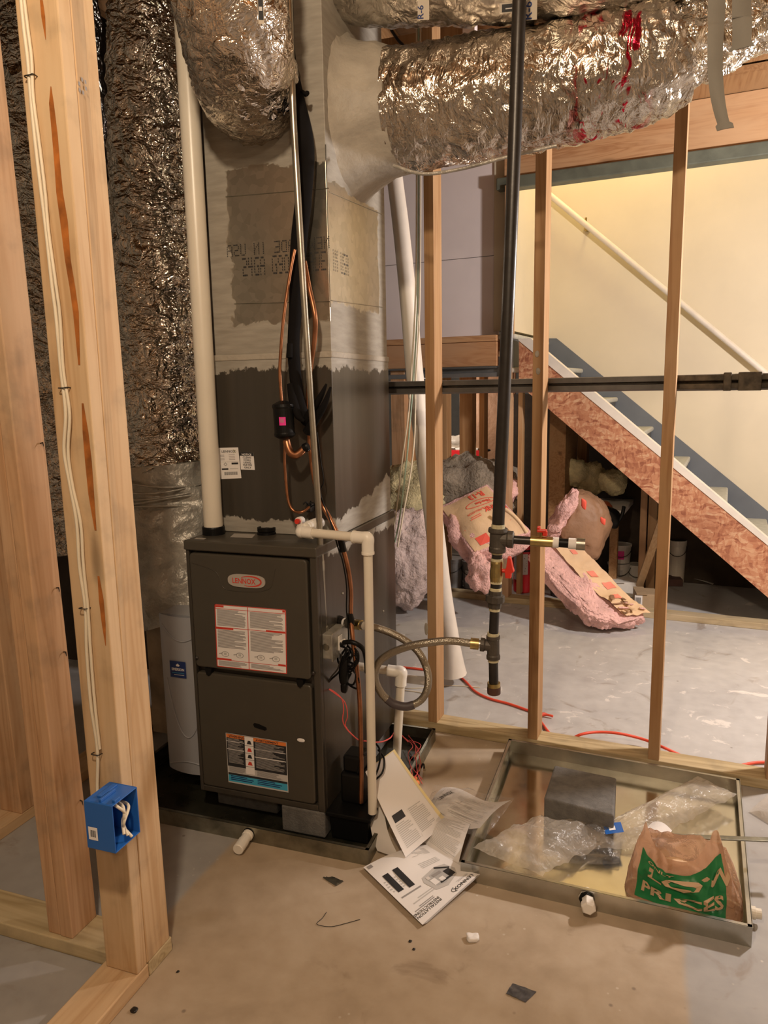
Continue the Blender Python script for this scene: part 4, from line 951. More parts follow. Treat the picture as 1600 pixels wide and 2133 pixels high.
for pts, r_ in (([(636, 880, 2.03), (650, 856, 2.015), (668, 826, 2.005), (680, 800, 2.0)], [.016, .013, .009, .003]), ([(640, 900, 2.03), (658, 872, 2.015), (676, 842, 2.005), (689, 806, 2.0)], [.015, .013, .010, .003]), ([(606, 800, 2.02), (612, 840, 2.01), (622, 866, 2.0), (634, 878, 2.0)], [.012, .014, .012, .004]), ([(604, 716, 2.02), (603, 745, 2.015)], [.009, .010])):
    P_ = pxp(pts, 6); n_ = len(P_); rr = [r_[min(len(r_)-1, int(i/(n_-1)*(len(r_)-1)))]*(1-((i/(n_-1)*(len(r_)-1)) % 1))+r_[min(len(r_)-1, int(i/(n_-1)*(len(r_)-1))+1)]*((i/(n_-1)*(len(r_)-1)) % 1) for i in range(n_)]
    build('split_foam', MB().tube(P_, rr, M_rubber, 12), t, label='torn black foam flap')
# filter drier with its copper
t = thing('filter_drier', 'black cylindrical filter drier with a magenta sticker on the copper line', 'filter', tuple(oy(592, 912, 1.99)))
ct, cb = oy(589, 838, 1.985), oy(594, 912, 1.985)
h_ = (ct-cb).length
build('canister', MB().lathe(cb, ct-cb, [(.010, -.004), (.022, 0), (.031, .006), (.032, .012), (.030, .016), (.030, h_-.018), (.032, h_-.014), (.031, h_-.006), (.02, h_), (.009, h_+.005)], M_black, 32), t, bevel=.001)
ax = (ct-cb).normalized()
def dfn(u, v): a = -PI/2+.12+u; return cb+ax*(h_*.5+v)+V((math.cos(a), math.sin(a), 0))*.0306
S = lambda u, v: dfn(u, v)
mb = MB().grid(S, 8, 1, M_pink, True, -.12, .52, -.014, .010)
for k in range(6): mb.rect(S, .0+.06*k, -.006, .03+.06*k, .007-.003*(k % 2), .0004, M_grey)
build('sticker', mb, t, label='magenta sticker')
build('outlet_elbow', MB().tube(pxp([(597, 918, 1.99), (600, 932, 1.985), (606, 944, 1.98), (616, 948, 1.98), (626, 942, 1.985), (634, 934, 1.99)], 5), .0115, M_copper, 14).lathe(oy(633, 934, 1.99), (1, .1, .4), [(.013, 0), (.014, .012), (.012, .016)], M_black, 14), t, label='copper elbow')
cable('copper_tube', [(614, 520, 2.0), (606, 560, 1.995), (598, 610, 1.99), (590, 670, 1.985), (585, 730, 1.985), (583, 780, 1.985), (587, 838, 1.985)], .0048, M_copper, 'thin copper tube curving down into the top of the black filter drier', 'copper tube')
cable('copper_tube', [(634, 545, 2.035), (644, 600, 2.02), (653, 640, 2.01), (657, 670, 2.01), (655, 710, 2.02), (648, 760, 2.03), (642, 810, 2.04), (643, 870, 2.045), (647, 940, 2.045), (655, 1000, 2.04), (668, 1045, 2.03), (690, 1085, 2.02), (710, 1130, 2.01), (724, 1180, 2.01), (731, 1230, 2.02), (731, 1285, 2.02), (736, 1340, 2.0), (744, 1400, 1.99), (750, 1470, 1.985), (752, 1560, 1.985), (753, 1600, 1.985), (752, 1672, 1.985)], .0072, M_copper, 'long copper tube bowing out behind the conduit and dropping to the black pump', 'copper tube', seg=12)
cable('copper_tube', [(594, 918, 1.99), (593, 960, 1.995), (596, 1005, 2.0), (601, 1045, 2.0), (612, 1064, 2.0), (630, 1066, 2.0), (644, 1056, 2.02)], .0045, M_copper, 'thin copper tube hooking from the drier bottom into the coil', 'copper tube')
cable('control_wire', [(660, 900, 2.03), (668, 960, 2.03), (674, 1000, 2.03), (668, 1030, 2.03), (690, 1090, 2.01), (704, 1140, 2.005), (714, 1170, 2.0), (722, 1220, 2.01), (722, 1270, 2.01), (726, 1330, 2.0), (716, 1370, 1.985)], .0022, M_black, 'thin black wire running along the long copper tube', 'wire')
t = thing('expansion_valve', 'small dark valve and wires where copper enters the coil cabinet', 'valve', tuple(oy(645, 1060, 2.05)))
build('valve_body', MB().soft(oy(646, 1058, 2.05), V((.012, 0, 0)), V((0, .02, 0)), V((0, 0, .014)), M_iron, .004, 40, 3, 10), t)
for k, (dx, dy) in enumerate(((-14, -12), (2, -14), (12, -6))):
    build('valve_wire', MB().tube(pxp([(646, 1058, 2.04), (646+dx*.6, 1058+dy, 2.025), (646+dx, 1058+dy*.6, 2.02)], 4), .002, M_black, 6), t)
# tape wraps
for (x, y), lab in (((713, 1137), 'black tape wrap on the copper tube beside the furnace lid'), ((731, 1290), 'black tape wrap on the copper tube at the gas fitting')):
    c = oy(x, y, 2.006 if y < 1200 else 2.02); build('tape_wrap', MB().tube([c+V((-.004, 0, .018)), c, c+V((.003, 0, -.018))], .0105, M_black, 12), label=lab, cat='tape')

# condensate drains
R_ = .0135
def elbow_pts(c, d1, d2, L): return smooth_path([c-d1*L, c-d1*L*.45, c+(d2-d1)*L*.0, c+d2*L*.45, c+d2*L], 6)
t = thing('condensate_drain', 'white plastic drain from the coil, turning down to the black pump', 'pipe', tuple(oy(776, 1690, 1.95)))
A = oy(628, 1108, 1.965); B = oy(766, 1121, 1.95); Cc = oy(776, 1693, 1.95)
dAB = (B-A).normalized(); dBC = (Cc-B).normalized()
build('horizontal_pipe', MB().cyl(A, B-dAB*.02, R_, M_pvc, 24), t)
build('vertical_pipe', MB().cyl(B+dBC*.02, Cc, R_, M_pvc, 24), t)
build('elbow', MB().tube(elbow_pts(B, dAB, dBC, .044), .0178, M_pvcw, 24).cyl(B-dAB*.046, B-dAB*.040, .0190, M_pvcw, 24).cyl(B+dBC*.040, B+dBC*.047, .0190, M_pvcw, 24), t)
D_ = oy(644, 1092, 2.07); dDA = (A-D_).normalized()
build('elbow', MB().tube([A+dAB*.04, A+dAB*.012, A, A-dAB*.006+V((0, .008, .004)), A+V((.004, .03, .007))], .0178, M_pvcw, 24).ball(A, .0185, M_pvcw, 20), t)
prof_ = []
for k in range(9): prof_ += [(.0155+.0022*(k % 2), .007*k), (.0155+.0022*(k % 2), .007*k+.0065)]
build('threaded_adapter', MB().lathe(A+V((.012, .012, .012)), (.35, 1, .12), prof_, M_white, 20), t)
c = oy(622, 1086, 2.0); build('red_plug', MB().cyl(c, c+V((.0, -.012, .002)), .008, M_red, 12).cyl(c+V((-.0, .0, 0)), c+V((0, .02, 0)), .013, M_white, 14), t, label='small red plug')
t = thing('second_drain', 'shorter white drain pipe with an elbow, low behind the first one', 'pipe', tuple(oy(828, 1600, 2.25)))
A = ox(732, 1386, FX1+.002); A = V((FX1+.001, 2.22, oy(744, 1388, 2.22).z)); B = oy(836, 1400, 2.24); Cc = oy(822, 1640, 2.24); Cc.z = .012
dAB = (B-A).normalized(); dBC = (Cc-B).normalized()
build('horizontal_pipe', MB().cyl(A, B-dAB*.02, .0145, M_pvc, 24), t); build('vertical_pipe', MB().cyl(B+dBC*.02, Cc, .0145, M_pvc, 24), t)
build('elbow', MB().tube(elbow_pts(B, dAB, dBC, .046), .0195, M_pvcw, 24), t)
# condensate pump
t = thing('condensate_pump', 'black condensate pump in the corner of the drain pan under the white drain', 'pump', tuple(V((-.80, 1.98, .004))))
pb = MB()
pz = .095
pb.prism([(-.885, 1.935), (-.752, 1.935), (-.752, 2.10), (-.885, 2.10)], lambda a, d, b: V((a+(.006 if d == .005 else 0)*(1 if a < -.8 else -1), b, d)), .005, pz-.012, M_black)
build('tank', pb, t, bevel=.006)
build('tank_rim', MB().box(-.893, -.744, 1.927, 2.108, pz-.014, pz, M_black), t, bevel=.003)
build('motor_housing', MB().box(-.868, -.79, 1.99, 2.085, pz, pz+.10, M_black).box(-.862, -.80, 2.0, 2.075, pz+.10, pz+.155, M_black), t, bevel=.008)
mb = MB()
for pts in ([(770, 1640, 2.0), (788, 1600, 2.0), (792, 1565, 2.02), (780, 1548, 2.05), (768, 1560, 2.07)], [(774, 1630, 2.0), (796, 1610, 2.02), (800, 1580, 2.05), (788, 1562, 2.08)], [(745, 1610, 1.99), (752, 1580, 1.99), (768, 1572, 2.0), (778, 1590, 2.0), (772, 1640, 2.0)]): mb.tube(pxp(pts, 6), .003, M_black, 8)
build('pump_cord', mb, t)

# gas connection on the furnace side with braided hose
t = thing('gas_connector', 'black and brass gas fitting screwed into the furnace side, wrapped with white tape', 'pipe fitting', tuple(oy(715, 1300, 2.06)))
def seg_pts(a, b, f0, f1): return a+(b-a)*f0, a+(b-a)*f1
g0 = V((FX1-.004, 2.08, oy(678, 1292, 2.08).z)); g1 = oy(757, 1303, 2.03)
def piece(nm, f0, f1, r, mat, sides=20, lab=None):
    a, b = seg_pts(g0, g1, f0, f1); build(nm, MB().cyl(a, b, r, mat, sides), t, bevel=.001, label=lab)
piece('flange', .0, .10, .019, M_black); piece('nipple', .1, .40, .0125, M_iron); piece('white_tape', .27, .37, .0145, M_paper, lab='white thread tape'); piece('coupling', .37, .64, .0175, M_fit, 8)
piece('white_tape', .62, .72, .0145, M_paper, lab='white thread tape'); piece('brass_nut', .70, .92, .0165, M_brass, 6); piece('hose_end', .90, 1.03, .0125, M_emt, 16)
hp = [(748, 1302, 2.035), (785, 1308, 2.05), (830, 1326, 2.06), (868, 1354, 2.06), (888, 1390, 2.05), (892, 1425, 2.03), (880, 1455, 2.02), (854, 1470, 2.01), (824, 1468, 2.0), (796, 1446, 1.99), (781, 1412, 1.98), (788, 1382, 1.975), (812, 1362, 1.97), (850, 1347, 1.965), (890, 1339, 1.965), (940, 1335, 1.975), (985, 1341, 1.99)]
t = thing('gas_hose', 'looped braided steel gas hose between the furnace and the black gas pipe', 'hose', tuple(oy(850, 1470, 2.0)))
build('braid', MB().tube(pxp(hp, 10), .0112, M_hose, 20), t)
build('tape_patch', MB().tube(pxp([(806, 1456, 1.995), (822, 1467, 2.0), (845, 1472, 2.005), (862, 1468, 2.013)], 6), .0128, simple('dark_tape', (.07, .055, .06), .55, 0), 16), t, label='dark tape wrapped at the bottom of the loop')
h1 = oy(980, 1340, 1.99); h2 = oy(1022, 1344, 2.0)
build('end_nut', MB().cyl(h1, h1+(h2-h1)*.42, .0165, M_brass, 6).cyl(h1+(h2-h1)*.42, h1+(h2-h1)*.62, .0125, M_galv, 14).cyl(h1+(h2-h1)*.60, h1+(h2-h1)*.74, .0125, M_paper, 14), t, label='brass end nut')
# black iron gas pipe
t = thing('gas_pipe', 'tall black iron gas pipe hanging in the middle with tees and a red valve', 'pipe', tuple(oy(1030, 1440, 2.0)))
gtop = oy(1084, -60, 2.0); gk = [oy(x, y, 2.0) for x, y in ((1083, 0), (1040, 1095), (1037, 1110))]
def gp(y): return oy(1083+(1030-1083)*y/1440 if y > 0 else 1083, y, 2.0)
def gx(y):  # measured centre line
    xs = [(-60, 1085), (0, 1082), (300, 1072), (600, 1060), (900, 1047), (1090, 1038), (1200, 1034), (1330, 1027), (1440, 1029)]
    for (ya, xa), (yb, xb) in zip(xs, xs[1:]):
        if y <= yb: return xa+(xb-xa)*(y-ya)/(yb-ya)
    return xs[-1][1]
def gpt(y): return oy(gx(y), y, 2.0)
build('riser', MB().tube([gpt(-60)+(gpt(-60)-gpt(300))*(3.2-gpt(-60).z)/(gpt(-60).z-gpt(300).z)]+[gpt(y) for y in (-60, 0, 300, 600, 900, 1100)], .0170, M_iron, 24), t)
build('lower_nipple', MB().cyl(gpt(1240), gpt(1345), .0135, M_iron, 20), t); build('drip_leg', MB().cyl(gpt(1360), gpt(1425), .0135, M_iron, 20), t)
def gl_(nm, ya, yb, prof, mat, seg=24, lab=None, bev=.0012):
    a, b = gpt(ya), gpt(yb); L_ = (b-a).length; build(nm, MB().lathe(a, b-a, [(r, h*L_) for r, h in prof], mat, seg), t, bevel=bev, label=lab)
gl_('pipe_dope', 1092, 1104, [(.0185, 0), (.0185, 1)], M_dope, lab='yellowish sealing compound'); 
tee = [(.026, 0), (.027, .1), (.027, .16), (.022, .22), (.022, .76), (.0235, .82), (.0235, .98), (.022, 1)]
gl_('tee', 1100, 1150, tee, M_fit, lab='cast tee with branch')
a = gpt(1122); b = oy(1215, 1134, 2.02); db = (b-a).normalized(); Lb = (b-a).length
build('tee_branch', MB().lathe(a, db, [(.021, .0), (.021, .025), (.024, .028), (.024, .042), (.020, .044)], M_fit, 20), t, bevel=.0012)
def br(nm, f0, f1, r, mat, sides=20, lab=None): build(nm, MB().cyl(a+db*Lb*f0, a+db*Lb*f1, r, mat, sides), t, bevel=.001, label=lab)
br('branch_nipple', .15, .46, .0115, M_iron); br('brass_valve', .39, .66, .0145, M_brass, 12, 'brass valve body'); br('white_dope', .65, .72, .0145, M_paper); br('black_nipple', .70, .84, .0125, M_black); br('white_rag', .83, .94, .0150, M_paper, lab='white smeared compound'); br('hose_end', .92, 1.02, .0165, M_emt, 16)
c = a+db*Lb*.515; build('valve_handle', MB().cyl(c+V((0, 0, .012)), c+V((0, 0, .026)), .004, M_brass, 10).box(c.x-.011, c.x+.014, c.y-.008, c.y+.008, c.z+.026, c.z+.034, M_red).box(c.x-.011, c.x-.003, c.y-.008, c.y+.008, c.z+.034, c.z+.042, M_red).box(c.x+.004, c.x+.016, c.y-.007, c.y+.007, c.z+.016, c.z+.03, M_red), t, bevel=.002, label='small red valve handle')
gl_('nipple', 1150, 1168, [(.0145, 0), (.0145, 1)], M_iron); gl_('pipe_dope', 1148, 1154, [(.016, 0), (.016, 1)], M_dope); gl_('pipe_dope', 1163, 1170, [(.0165, 0), (.0165, 1)], M_dope)
gl_('valve_body', 1168, 1212, [(.0165, 0), (.018, .1), (.017, .3), (.0185, .5), (.0185, .75), (.017, .9), (.0165, 1)], M_brass, 16, lab='brass ball valve body')
c = gpt(1188); rx = V((1, 0, 0))
mb = MB().cyl(c+rx*.015, c+rx*.032, .006, M_red, 10)
mb.prism([(-.004, -.019), (.011, -.019), (.012, -.004), (.020, .0), (.016, .012), (.010, .040), (.002, .042), (-.002, .012), (-.006, .004)], lambda x, d, z: c+rx*(.030+x)+V((0, d, z*1.0)), -.010, .008, M_red)
build('valve_handle', mb, t, bevel=.002, label='long red valve handle')
gl_('pipe_dope', 1209, 1215, [(.0165, 0), (.0165, 1)], M_dope); gl_('nipple', 1212, 1232, [(.0150, 0), (.0150, 1)], M_iron); gl_('pipe_dope', 1224, 1233, [(.0165, 0), (.0165, 1)], M_dope)
gl_('union', 1230, 1266, [(.019, 0), (.019, .25), (.0265, .27), (.0270, .62), (.0265, .64), (.0195, .68), (.018, 1)], M_fit, 10, lab='hexagonal union'); gl_('pipe_dope', 1265, 1272, [(.0155, 0), (.0155, 1)], M_dope)
gl_('pipe_dope', 1318, 1328, [(.0165, 0), (.0165, 1)], M_dope)
gl_('tee', 1324, 1372, [(.019, 0), (.0195, .12), (.0175, .18), (.0175, .8), (.0195, .86), (.0195, 1)], M_fit, lab='lower cast tee')
a2 = gpt(1345); build('tee_branch', MB().lathe(a2, (h1-a2).normalized(), [(.0165, 0), (.0165, .022), (.0195, .025), (.0195, .036)], M_fit, 18), t, bevel=.001)
gl_('pipe_dope', 1370, 1378, [(.0155, 0), (.0155, 1)], M_dope); gl_('brass_collar', 1422, 1434, [(.0185, 0), (.0185, 1)], M_brass); gl_('end_cap', 1430, 1446, [(.0190, 0), (.0195, .3), (.0190, .9), (.015, 1)], simple('rusty_cap', (.10, .05, .035), .5, .3))

# ================================================================== DRAIN PANS, BLOCKS, PUMP SURROUNDINGS
def pan(name, label, c4, h, mf, mw, top4=None):
    z = .0
    t = thing(name, label, 'drain pan', tuple(sum((V(p_) for p_ in c4), V((0, 0, 0)))/4))
    c4 = [V(p_) for p_ in c4]
    build('pan_floor', MB().add([p_+V((0, 0, .003)) for p_ in c4]+[p_+V((0, 0, .001)) for p_ in c4], [(0, 1, 2, 3), (7, 6, 5, 4)], mf), t)
    for i in range(4):
        a, b = c4[i], c4[(i+1) % 4]; d = (b-a).normalized(); n_ = V((-d.y, d.x, 0))
        up = V((0, 0, h)); mb = MB(); th = .0016
        mb.hexa([a, b, b+n_*th, a+n_*th, a+up, b+up, b+n_*th+up, a+n_*th+up], mw)
        mb.hexa([a+up-V((0, 0, .003))-n_*.001, b+up-V((0, 0, .003))-n_*.001, b+up-V((0, 0, .003))+n_*.011, a+up-V((0, 0, .003))+n_*.011, a+up-n_*.001, b+up-n_*.001, b+up+n_*.011, a+up+n_*.011], mw)
        build('pan_wall', mb, t)
    return t
pf0, pf1 = oz(340, 1716), oz(768, 1804); pfk = (pf1.y-pf0.y)/(pf1.x-pf0.x)
pfy = lambda x: pf1.y+(x-pf1.x)*pfk
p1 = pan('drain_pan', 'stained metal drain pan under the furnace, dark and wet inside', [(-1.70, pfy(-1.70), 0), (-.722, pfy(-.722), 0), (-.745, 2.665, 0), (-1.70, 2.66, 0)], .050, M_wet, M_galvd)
a = oz(506, 1742, .022); a = V((-1.118, pfy(-1.118), .026))
dd = (oz(480, 1783, .012)-oz(506, 1742, .024)).normalized(); dd.z = -.08
build('drain_stub', MB().lathe(a, dd, [(.0195, -.008), (.0195, .002)], M_black, 24).lathe(a, dd, [(.0175, 0), (.0175, .012), (.0155, .013), (.0155, .034), (.0170, .035), (.0170, .072), (.0155, .075)], M_pvcw, 24), p1, label='capped white drain stub')
p2 = pan('drain_pan', 'bright galvanised drain pan lying empty on the right, holding a block and bags', [(-.452, 1.870, 0), (.291, 1.838, 0), (.340, 2.594, 0), (-.452, 2.655, 0)], .055, M_panf, M_galv)
c = oz(1214, 1862, .030); c = V((-.105, 1.851, .032))
build('drain_fitting', MB().lathe(c, (0, -1, 0), [(.020, -.006), (.020, .004)], M_black, 8).lathe(c+V((.004, 0, 0)), (.1, -1, 0), [(.017, .004), (.017, .018), (.020, .020), (.020, .036), (.015, .040)], M_white, 6).lathe(c, (0, 1, .0), [(.017, .0), (.022, .006), (.022, .02)], M_pvcw, 8), p2, bevel=.002, label='white plastic drain fitting')
c = V((.298, 1.935, .028)); build('drain_fitting', MB().lathe(c, (1, 0, 0), [(.016, -.005), (.016, .012), (.013, .013), (.013, .026)], M_pvc, 16), p2, label='small cream drain fitting on the right wall')
def block(x0, x1, y0, y1, z0, z1, label, rot=0):
    return build('concrete_block', MB().box(x0, x1, y0, y1, z0, z1, M_block), label=label, cat='block', bevel=.006, seg=3)
block(-1.044, -.895, 1.925, 2.30, .004, .0915, 'grey concrete block under the front right corner of the furnace')
block(-1.325, -1.10, 2.00, 2.30, .004, .0915, 'darker concrete block under the left front of the furnace')
block(-1.30, -.92, 2.42, 2.62, .004, .0915, 'concrete block under the back of the furnace')
cs = [V((-.262, 2.195, 0)), V((-.050, 2.158, 0)), V((-.052, 2.388, 0)), V((-.255, 2.412, 0))]
build('concrete_block', MB().hexa([p_+V((0, 0, .0035)) for p_ in cs]+[p_+V((0, 0, .104)) for p_ in cs], M_block), label='square dark grey concrete block sitting in the bright drain pan', cat='block', bevel=.007, seg=3)

# ---- plastic and bag in the pan
def crumple(name, cs, label, mat, amp=.012, fr=14, nu=60, nv=30, arch=.02, cat='plastic wrap'):
    a, b, c, d = cs
    def Sx(u, v):
        p_ = V(a)*(1-u)*(1-v)+V(b)*u*(1-v)+V(c)*u*v+V(d)*(1-u)*v
        p_ += V((0, 0, arch*math.sin(PI*u)**.6*abs(math.sin(PI*v))**.7+amp*(noise.noise(p_*fr)+.5*noise.noise(p_*fr*2.7)+.3*noise.noise(p_*fr*6)+.9*abs(noise.noise(V((p_.x*fr*.5, p_.y*fr*2.2, 3)))))*(1 if 0 < v < 1 else .4)))
        p_.z = max(p_.z, .0045); return p_
    mb = MB().grid(Sx, nu, nv, mat)
    return build(name, mb, label=label, cat=cat), Sx
crumple('plastic_wrap', [oz(985, 1765, .06), oz(1130, 1828, .02), oz(1300, 1735, .02), oz(1130, 1700, .05)], 'cloudy plastic sleeve spilling over the left of the bright pan', M_clear, .016, 12, arch=.035)
_, Sx = crumple('plastic_wrap', [oz(1170, 1770, .01), oz(1330, 1768, .01), oz(1535, 1655, .05), oz(1460, 1620, .05)], 'long clear plastic sleeve stretched across the bright pan to its far corner', M_clear, .014, 13, arch=.05)
_, Sc = crumple('plastic_wrap', [oz(1085, 1800, .01), oz(1290, 1800, .01), oz(1300, 1712, .03), oz(1250, 1705, .05)], 'thin clear film around a blue label in the middle of the bright pan', M_clearp, .012, 13, arch=.04)
tl = [oz(x, y, .06) for x, y in ((1256, 1716), (1293, 1712), (1300, 1733), (1262, 1738))]
build('blue_label', MB().grid(bilin(tl[3], tl[2], tl[1], tl[0]), 2, 2, M_blue, False).rect(bilin(tl[3], tl[2], tl[1], tl[0]), .25, .3, .6, .7, .0006, M_paper), label='small blue label showing through the clear film in the pan', cat='label')
c = [oz(1330, 1740, .06), oz(1380, 1765, .05), oz(1400, 1730, .07), oz(1360, 1712, .07)]
build('paper_slip', MB().grid(bilin(*c, bend=lambda u, v: V((0, 0, .012*math.sin(PI*u)))), 8, 4, M_paper), label='white paper slip poking out behind the brown bag', cat='paper')
# brown shopping bag
t = thing('shopping_bag', 'crumpled translucent brown shopping bag with green and white lettering', 'bag', tuple(oz(1420, 1890, .004)))
B0 = oz(1300, 1862, .006); B1 = oz(1550, 1930, .006)
bu = (B1-B0); bu.z = 0; bL = bu.length; bu.normalize(); bn = V((bu.y, -bu.x, 0))   # bn points to the viewer
bc = (B0+B1)/2+V((0, .05, 0))
def bagfn(u, v, off=0.0):   # u angle 0..1 around, v 0..1 up
    a = 2*PI*u; ex = bL/2*(1.0-.10*v); ey = .062*(1.0-.35*v)
    hh = .165*(1+.0*math.sin(a))
    ears = .07*max(0, math.cos(a+.75*PI))**6+.045*max(0, math.cos(a-.05*PI+PI*.0+.0))**8*0
    ears = .055*math.exp(-((u-.60)/.045)**2)+.075*math.exp(-((u-.86)/.055)**2)-.04*math.exp(-((u-.74)/.06)**2)-.05*math.exp(-((u-.985)/.05)**2)
    ca, sa = math.cos(a), math.sin(a)
    sgn = lambda x, e: math.copysign(abs(x)**e, x)
    p_ = bc+bu*ex*sgn(ca, .7)-bn*ey*sgn(sa, .8)*(1.15 if sa < 0 else 1)
    p_.z = .006+(hh+ears)*v**.9
    pin = 1-.22*math.sin(PI*min(1, v*1.1))*0
    k = noise.fractal(V((p_.x*10, p_.y*10, p_.z*9)), 1, 2, 4)
    rg = abs(noise.noise(V((u*26, v*2.5, 1.7))))
    o_ = (bu*ca-bn*sa*1.0); p_ += (bu*ca*.4-bn*sa)*(.020*k-.016*rg*(.3+v))
    p_ += bu*ca*(-.030*v*v) 
    p_.z = max(p_.z, .005); return p_
mb = MB().grid(lambda u, v: bagfn(u, v), 160, 46, M_brown); build('bag_film', mb, t)
# the printed panel: u from ~.60 to .90 is the viewer's side
Sg = lambda u, v: bagfn(.595+u*.31, .02+v*.72)
def Sgo(u, v): return bagfn(.595+u*.31, .02+v*.72)+bn*.0025
mb = MB().grid(Sgo, 60, 34, M_green, True, .10, .88, .02, .98)
mtx = flat('bag_lettering', (.62, .42, .25), .5)
for st, u_, v_, sz, kv in (('LOW', .22, .56, .34, 1.0), ('PRICES', .17, .17, .235, 1.25)):
    mb.text(lambda u, v: Sgo(u, v)+bn*.002, st, u_, v_, sz, .001, mtx, bold=.03, aspect=.95, kv=kv)
mb.text(lambda u, v: Sgo(u, v)+bn*.002, 'ONLY', .20, .86, .10, .001, mtx, bold=.02)
build('printed_panel', mb, t, label='green printed panel')
mb = MB(); c = bc+V((0, 0, .05)); mb.soft(c, bu*.085, bn*.03, V((0, 0, .055)), M_kraft, .018, 14, 2.5, 16); build('bag_contents', mb, t, label='paper contents inside the bag')
# bar lying over the pan and bag
a, b = oz(1335, 1736, .125), oz(1640, 1748, .125); d = (b-a).normalized(); n_ = V((-d.y, d.x, 0))*.0095
build('metal_strip', MB().hexa([a+n_*0, a+n_*-2+d*.03, b-n_*2, b+n_*0, a+V((0, 0, .004)), a-n_*2+d*.03+V((0, 0, .004)), b-n_*2+V((0, 0, .004)), b+V((0, 0, .004))], M_galvd), label='narrow flat metal strip reaching over the brown bag from the right', cat='strip', bevel=.001)
c = [oz(1560, 1690, .004), oz(1640, 1740, .004), oz(1660, 1660, .06), oz(1600, 1655, .05)]
build('plastic_wrap', MB().grid(bilin(*c, bend=lambda u, v: V((0, 0, .02*math.sin(PI*u)*math.sin(PI*v)))), 12, 12, M_clear), label='pale plastic lying at the right edge behind the bright pan', cat='plastic wrap')

# ---- manuals and papers
def page(name, label, S, th, cat='booklet', **k):
    t = thing(name, label, cat, tuple(S(.5, .5)*1.0))
    return t
# flat booklet: page coordinates a (right) 0..1, b (up) 0..1
Q3 = oz(888, 1763, .010); Q0 = oz(757, 1809, .006); Q1 = oz(880, 1929, .006); Q2 = oz(995, 1832, .020)
def cover(lift=0.0, du=0.0):
    def f(a, b):
        p_ = Q3*(1-a)*(1-b)+Q0*a*(1-b)+Q1*a*b+Q2*(1-a)*b
        p_ = p_+V((0, 0, .004+lift+.016*math.exp(-((b-.1)/.2)**2)*math.sin(PI*a)+.010*(1-a)*b*b))+(Q2-Q1).normalized()*du
        return p_
    return f
t = thing('manual', 'furnace manual lying face up on the floor, cover showing a cutaway drawing', 'booklet', tuple(oz(880, 1850, 0)))
C0 = cover()
mb = MB().grid(C0, 24, 24, M_paper)
W_ = .0008
S = C0
mb.text(S, 'LENNOX', .03, .915, .085, W_, M_ink, bold=.015, kv=.78)
pr_ = None
for k in range(16):
    a = math.radians(80-k*10.5); q0 = (.335+.075*math.cos(a), .935+.035*math.sin(a))
    if pr_: mb.line(S, pr_, q0, .008, W_, M_ink)
    pr_ = q0
mb.line(S, (.06, .875), (.24, .875), .006, W_, M_grey).line(S, (.06, .86), (.26, .86), .006, W_, M_lgrey)
oc = [(.12, .50), (.26, .46), (.52, .52), (.56, .60), (.52, .78), (.36, .83), (.14, .76), (.08, .66)]
mb.add([P2(S, x, y, W_) for x, y in oc], [list(range(8))], M_lgrey)
mb.add([P2(S, .32+(x-.32)*.72, .645+(y-.645)*.72, W_*1.5) for x, y in oc], [list(range(8))], flat('mid_print', (.42, .41, .40), .7))
for k, (x, y, w_, h_) in enumerate(((.14, .60, .1, .14), (.40, .62, .08, .1), (.26, .56, .14, .05), (.2, .72, .2, .03), (.44, .55, .05, .05), (.30, .66, .07, .07))):
    mb.rect(S, x, y, x+w_, y+h_, W_*2, (M_ink, M_paper, M_grey, M_ink, M_paperd, M_paper)[k])
mb.line(S, (.12, .60), (.28, .48), .03, W_*2, M_ink)
mb.text(S, 'INSTALLATION', .58, .90, .060, W_, M_ink, bold=.01, kv=.78).text(S, 'INSTRUCTIONS', .58, .86, .060, W_, M_ink, bold=.01, kv=.78)
lines(mb, S, .62, .80, .95, .845, 2, M_grey, W_, .5, 30); lines(mb, S, .50, .70, .9, .76, 2, M_lgrey, W_, .5, 31); lines(mb, S, .62, .58, .95, .62, 1, M_grey, W_, .5, 31)
mb.rect(S, .66, .235, .75, .55, W_, M_ink).rect(S, .82, .24, .91, .53, W_, M_ink)
mb.text(S, 'WARNING', .685, .26, .06, W_*2, M_lgrey, rot=PI/2, bold=.02, kv=.78) if False else None
lines(mb, S, .77, .30, .80, .5, 5, M_lgrey, W_, .5, 35); lines(mb, S, .93, .3, .97, .5, 5, M_lgrey, W_, .5, 36)
lines(mb, S, .10, .06, .42, .20, 7, M_lgrey, W_, .5, 32); lines(mb, S, .10, .30, .40, .40, 4, M_lgrey, W_, .5, 33); mb.rect(S, .90, .02, .97, .07, W_, M_grey)
build('cover', mb, t)
mb = MB()
for k in range(5):
    Ck = cover(-.001-.0012*k, .004*k+.002); mb.grid(Ck, 8, 16, M_paper if k % 2 == 0 else M_paperd)
    mb.grid(cover(-.0007-.0012*k, .004*k), 8, 16, M_paperd)
build('pages', mb, t, label='fanned white pages')
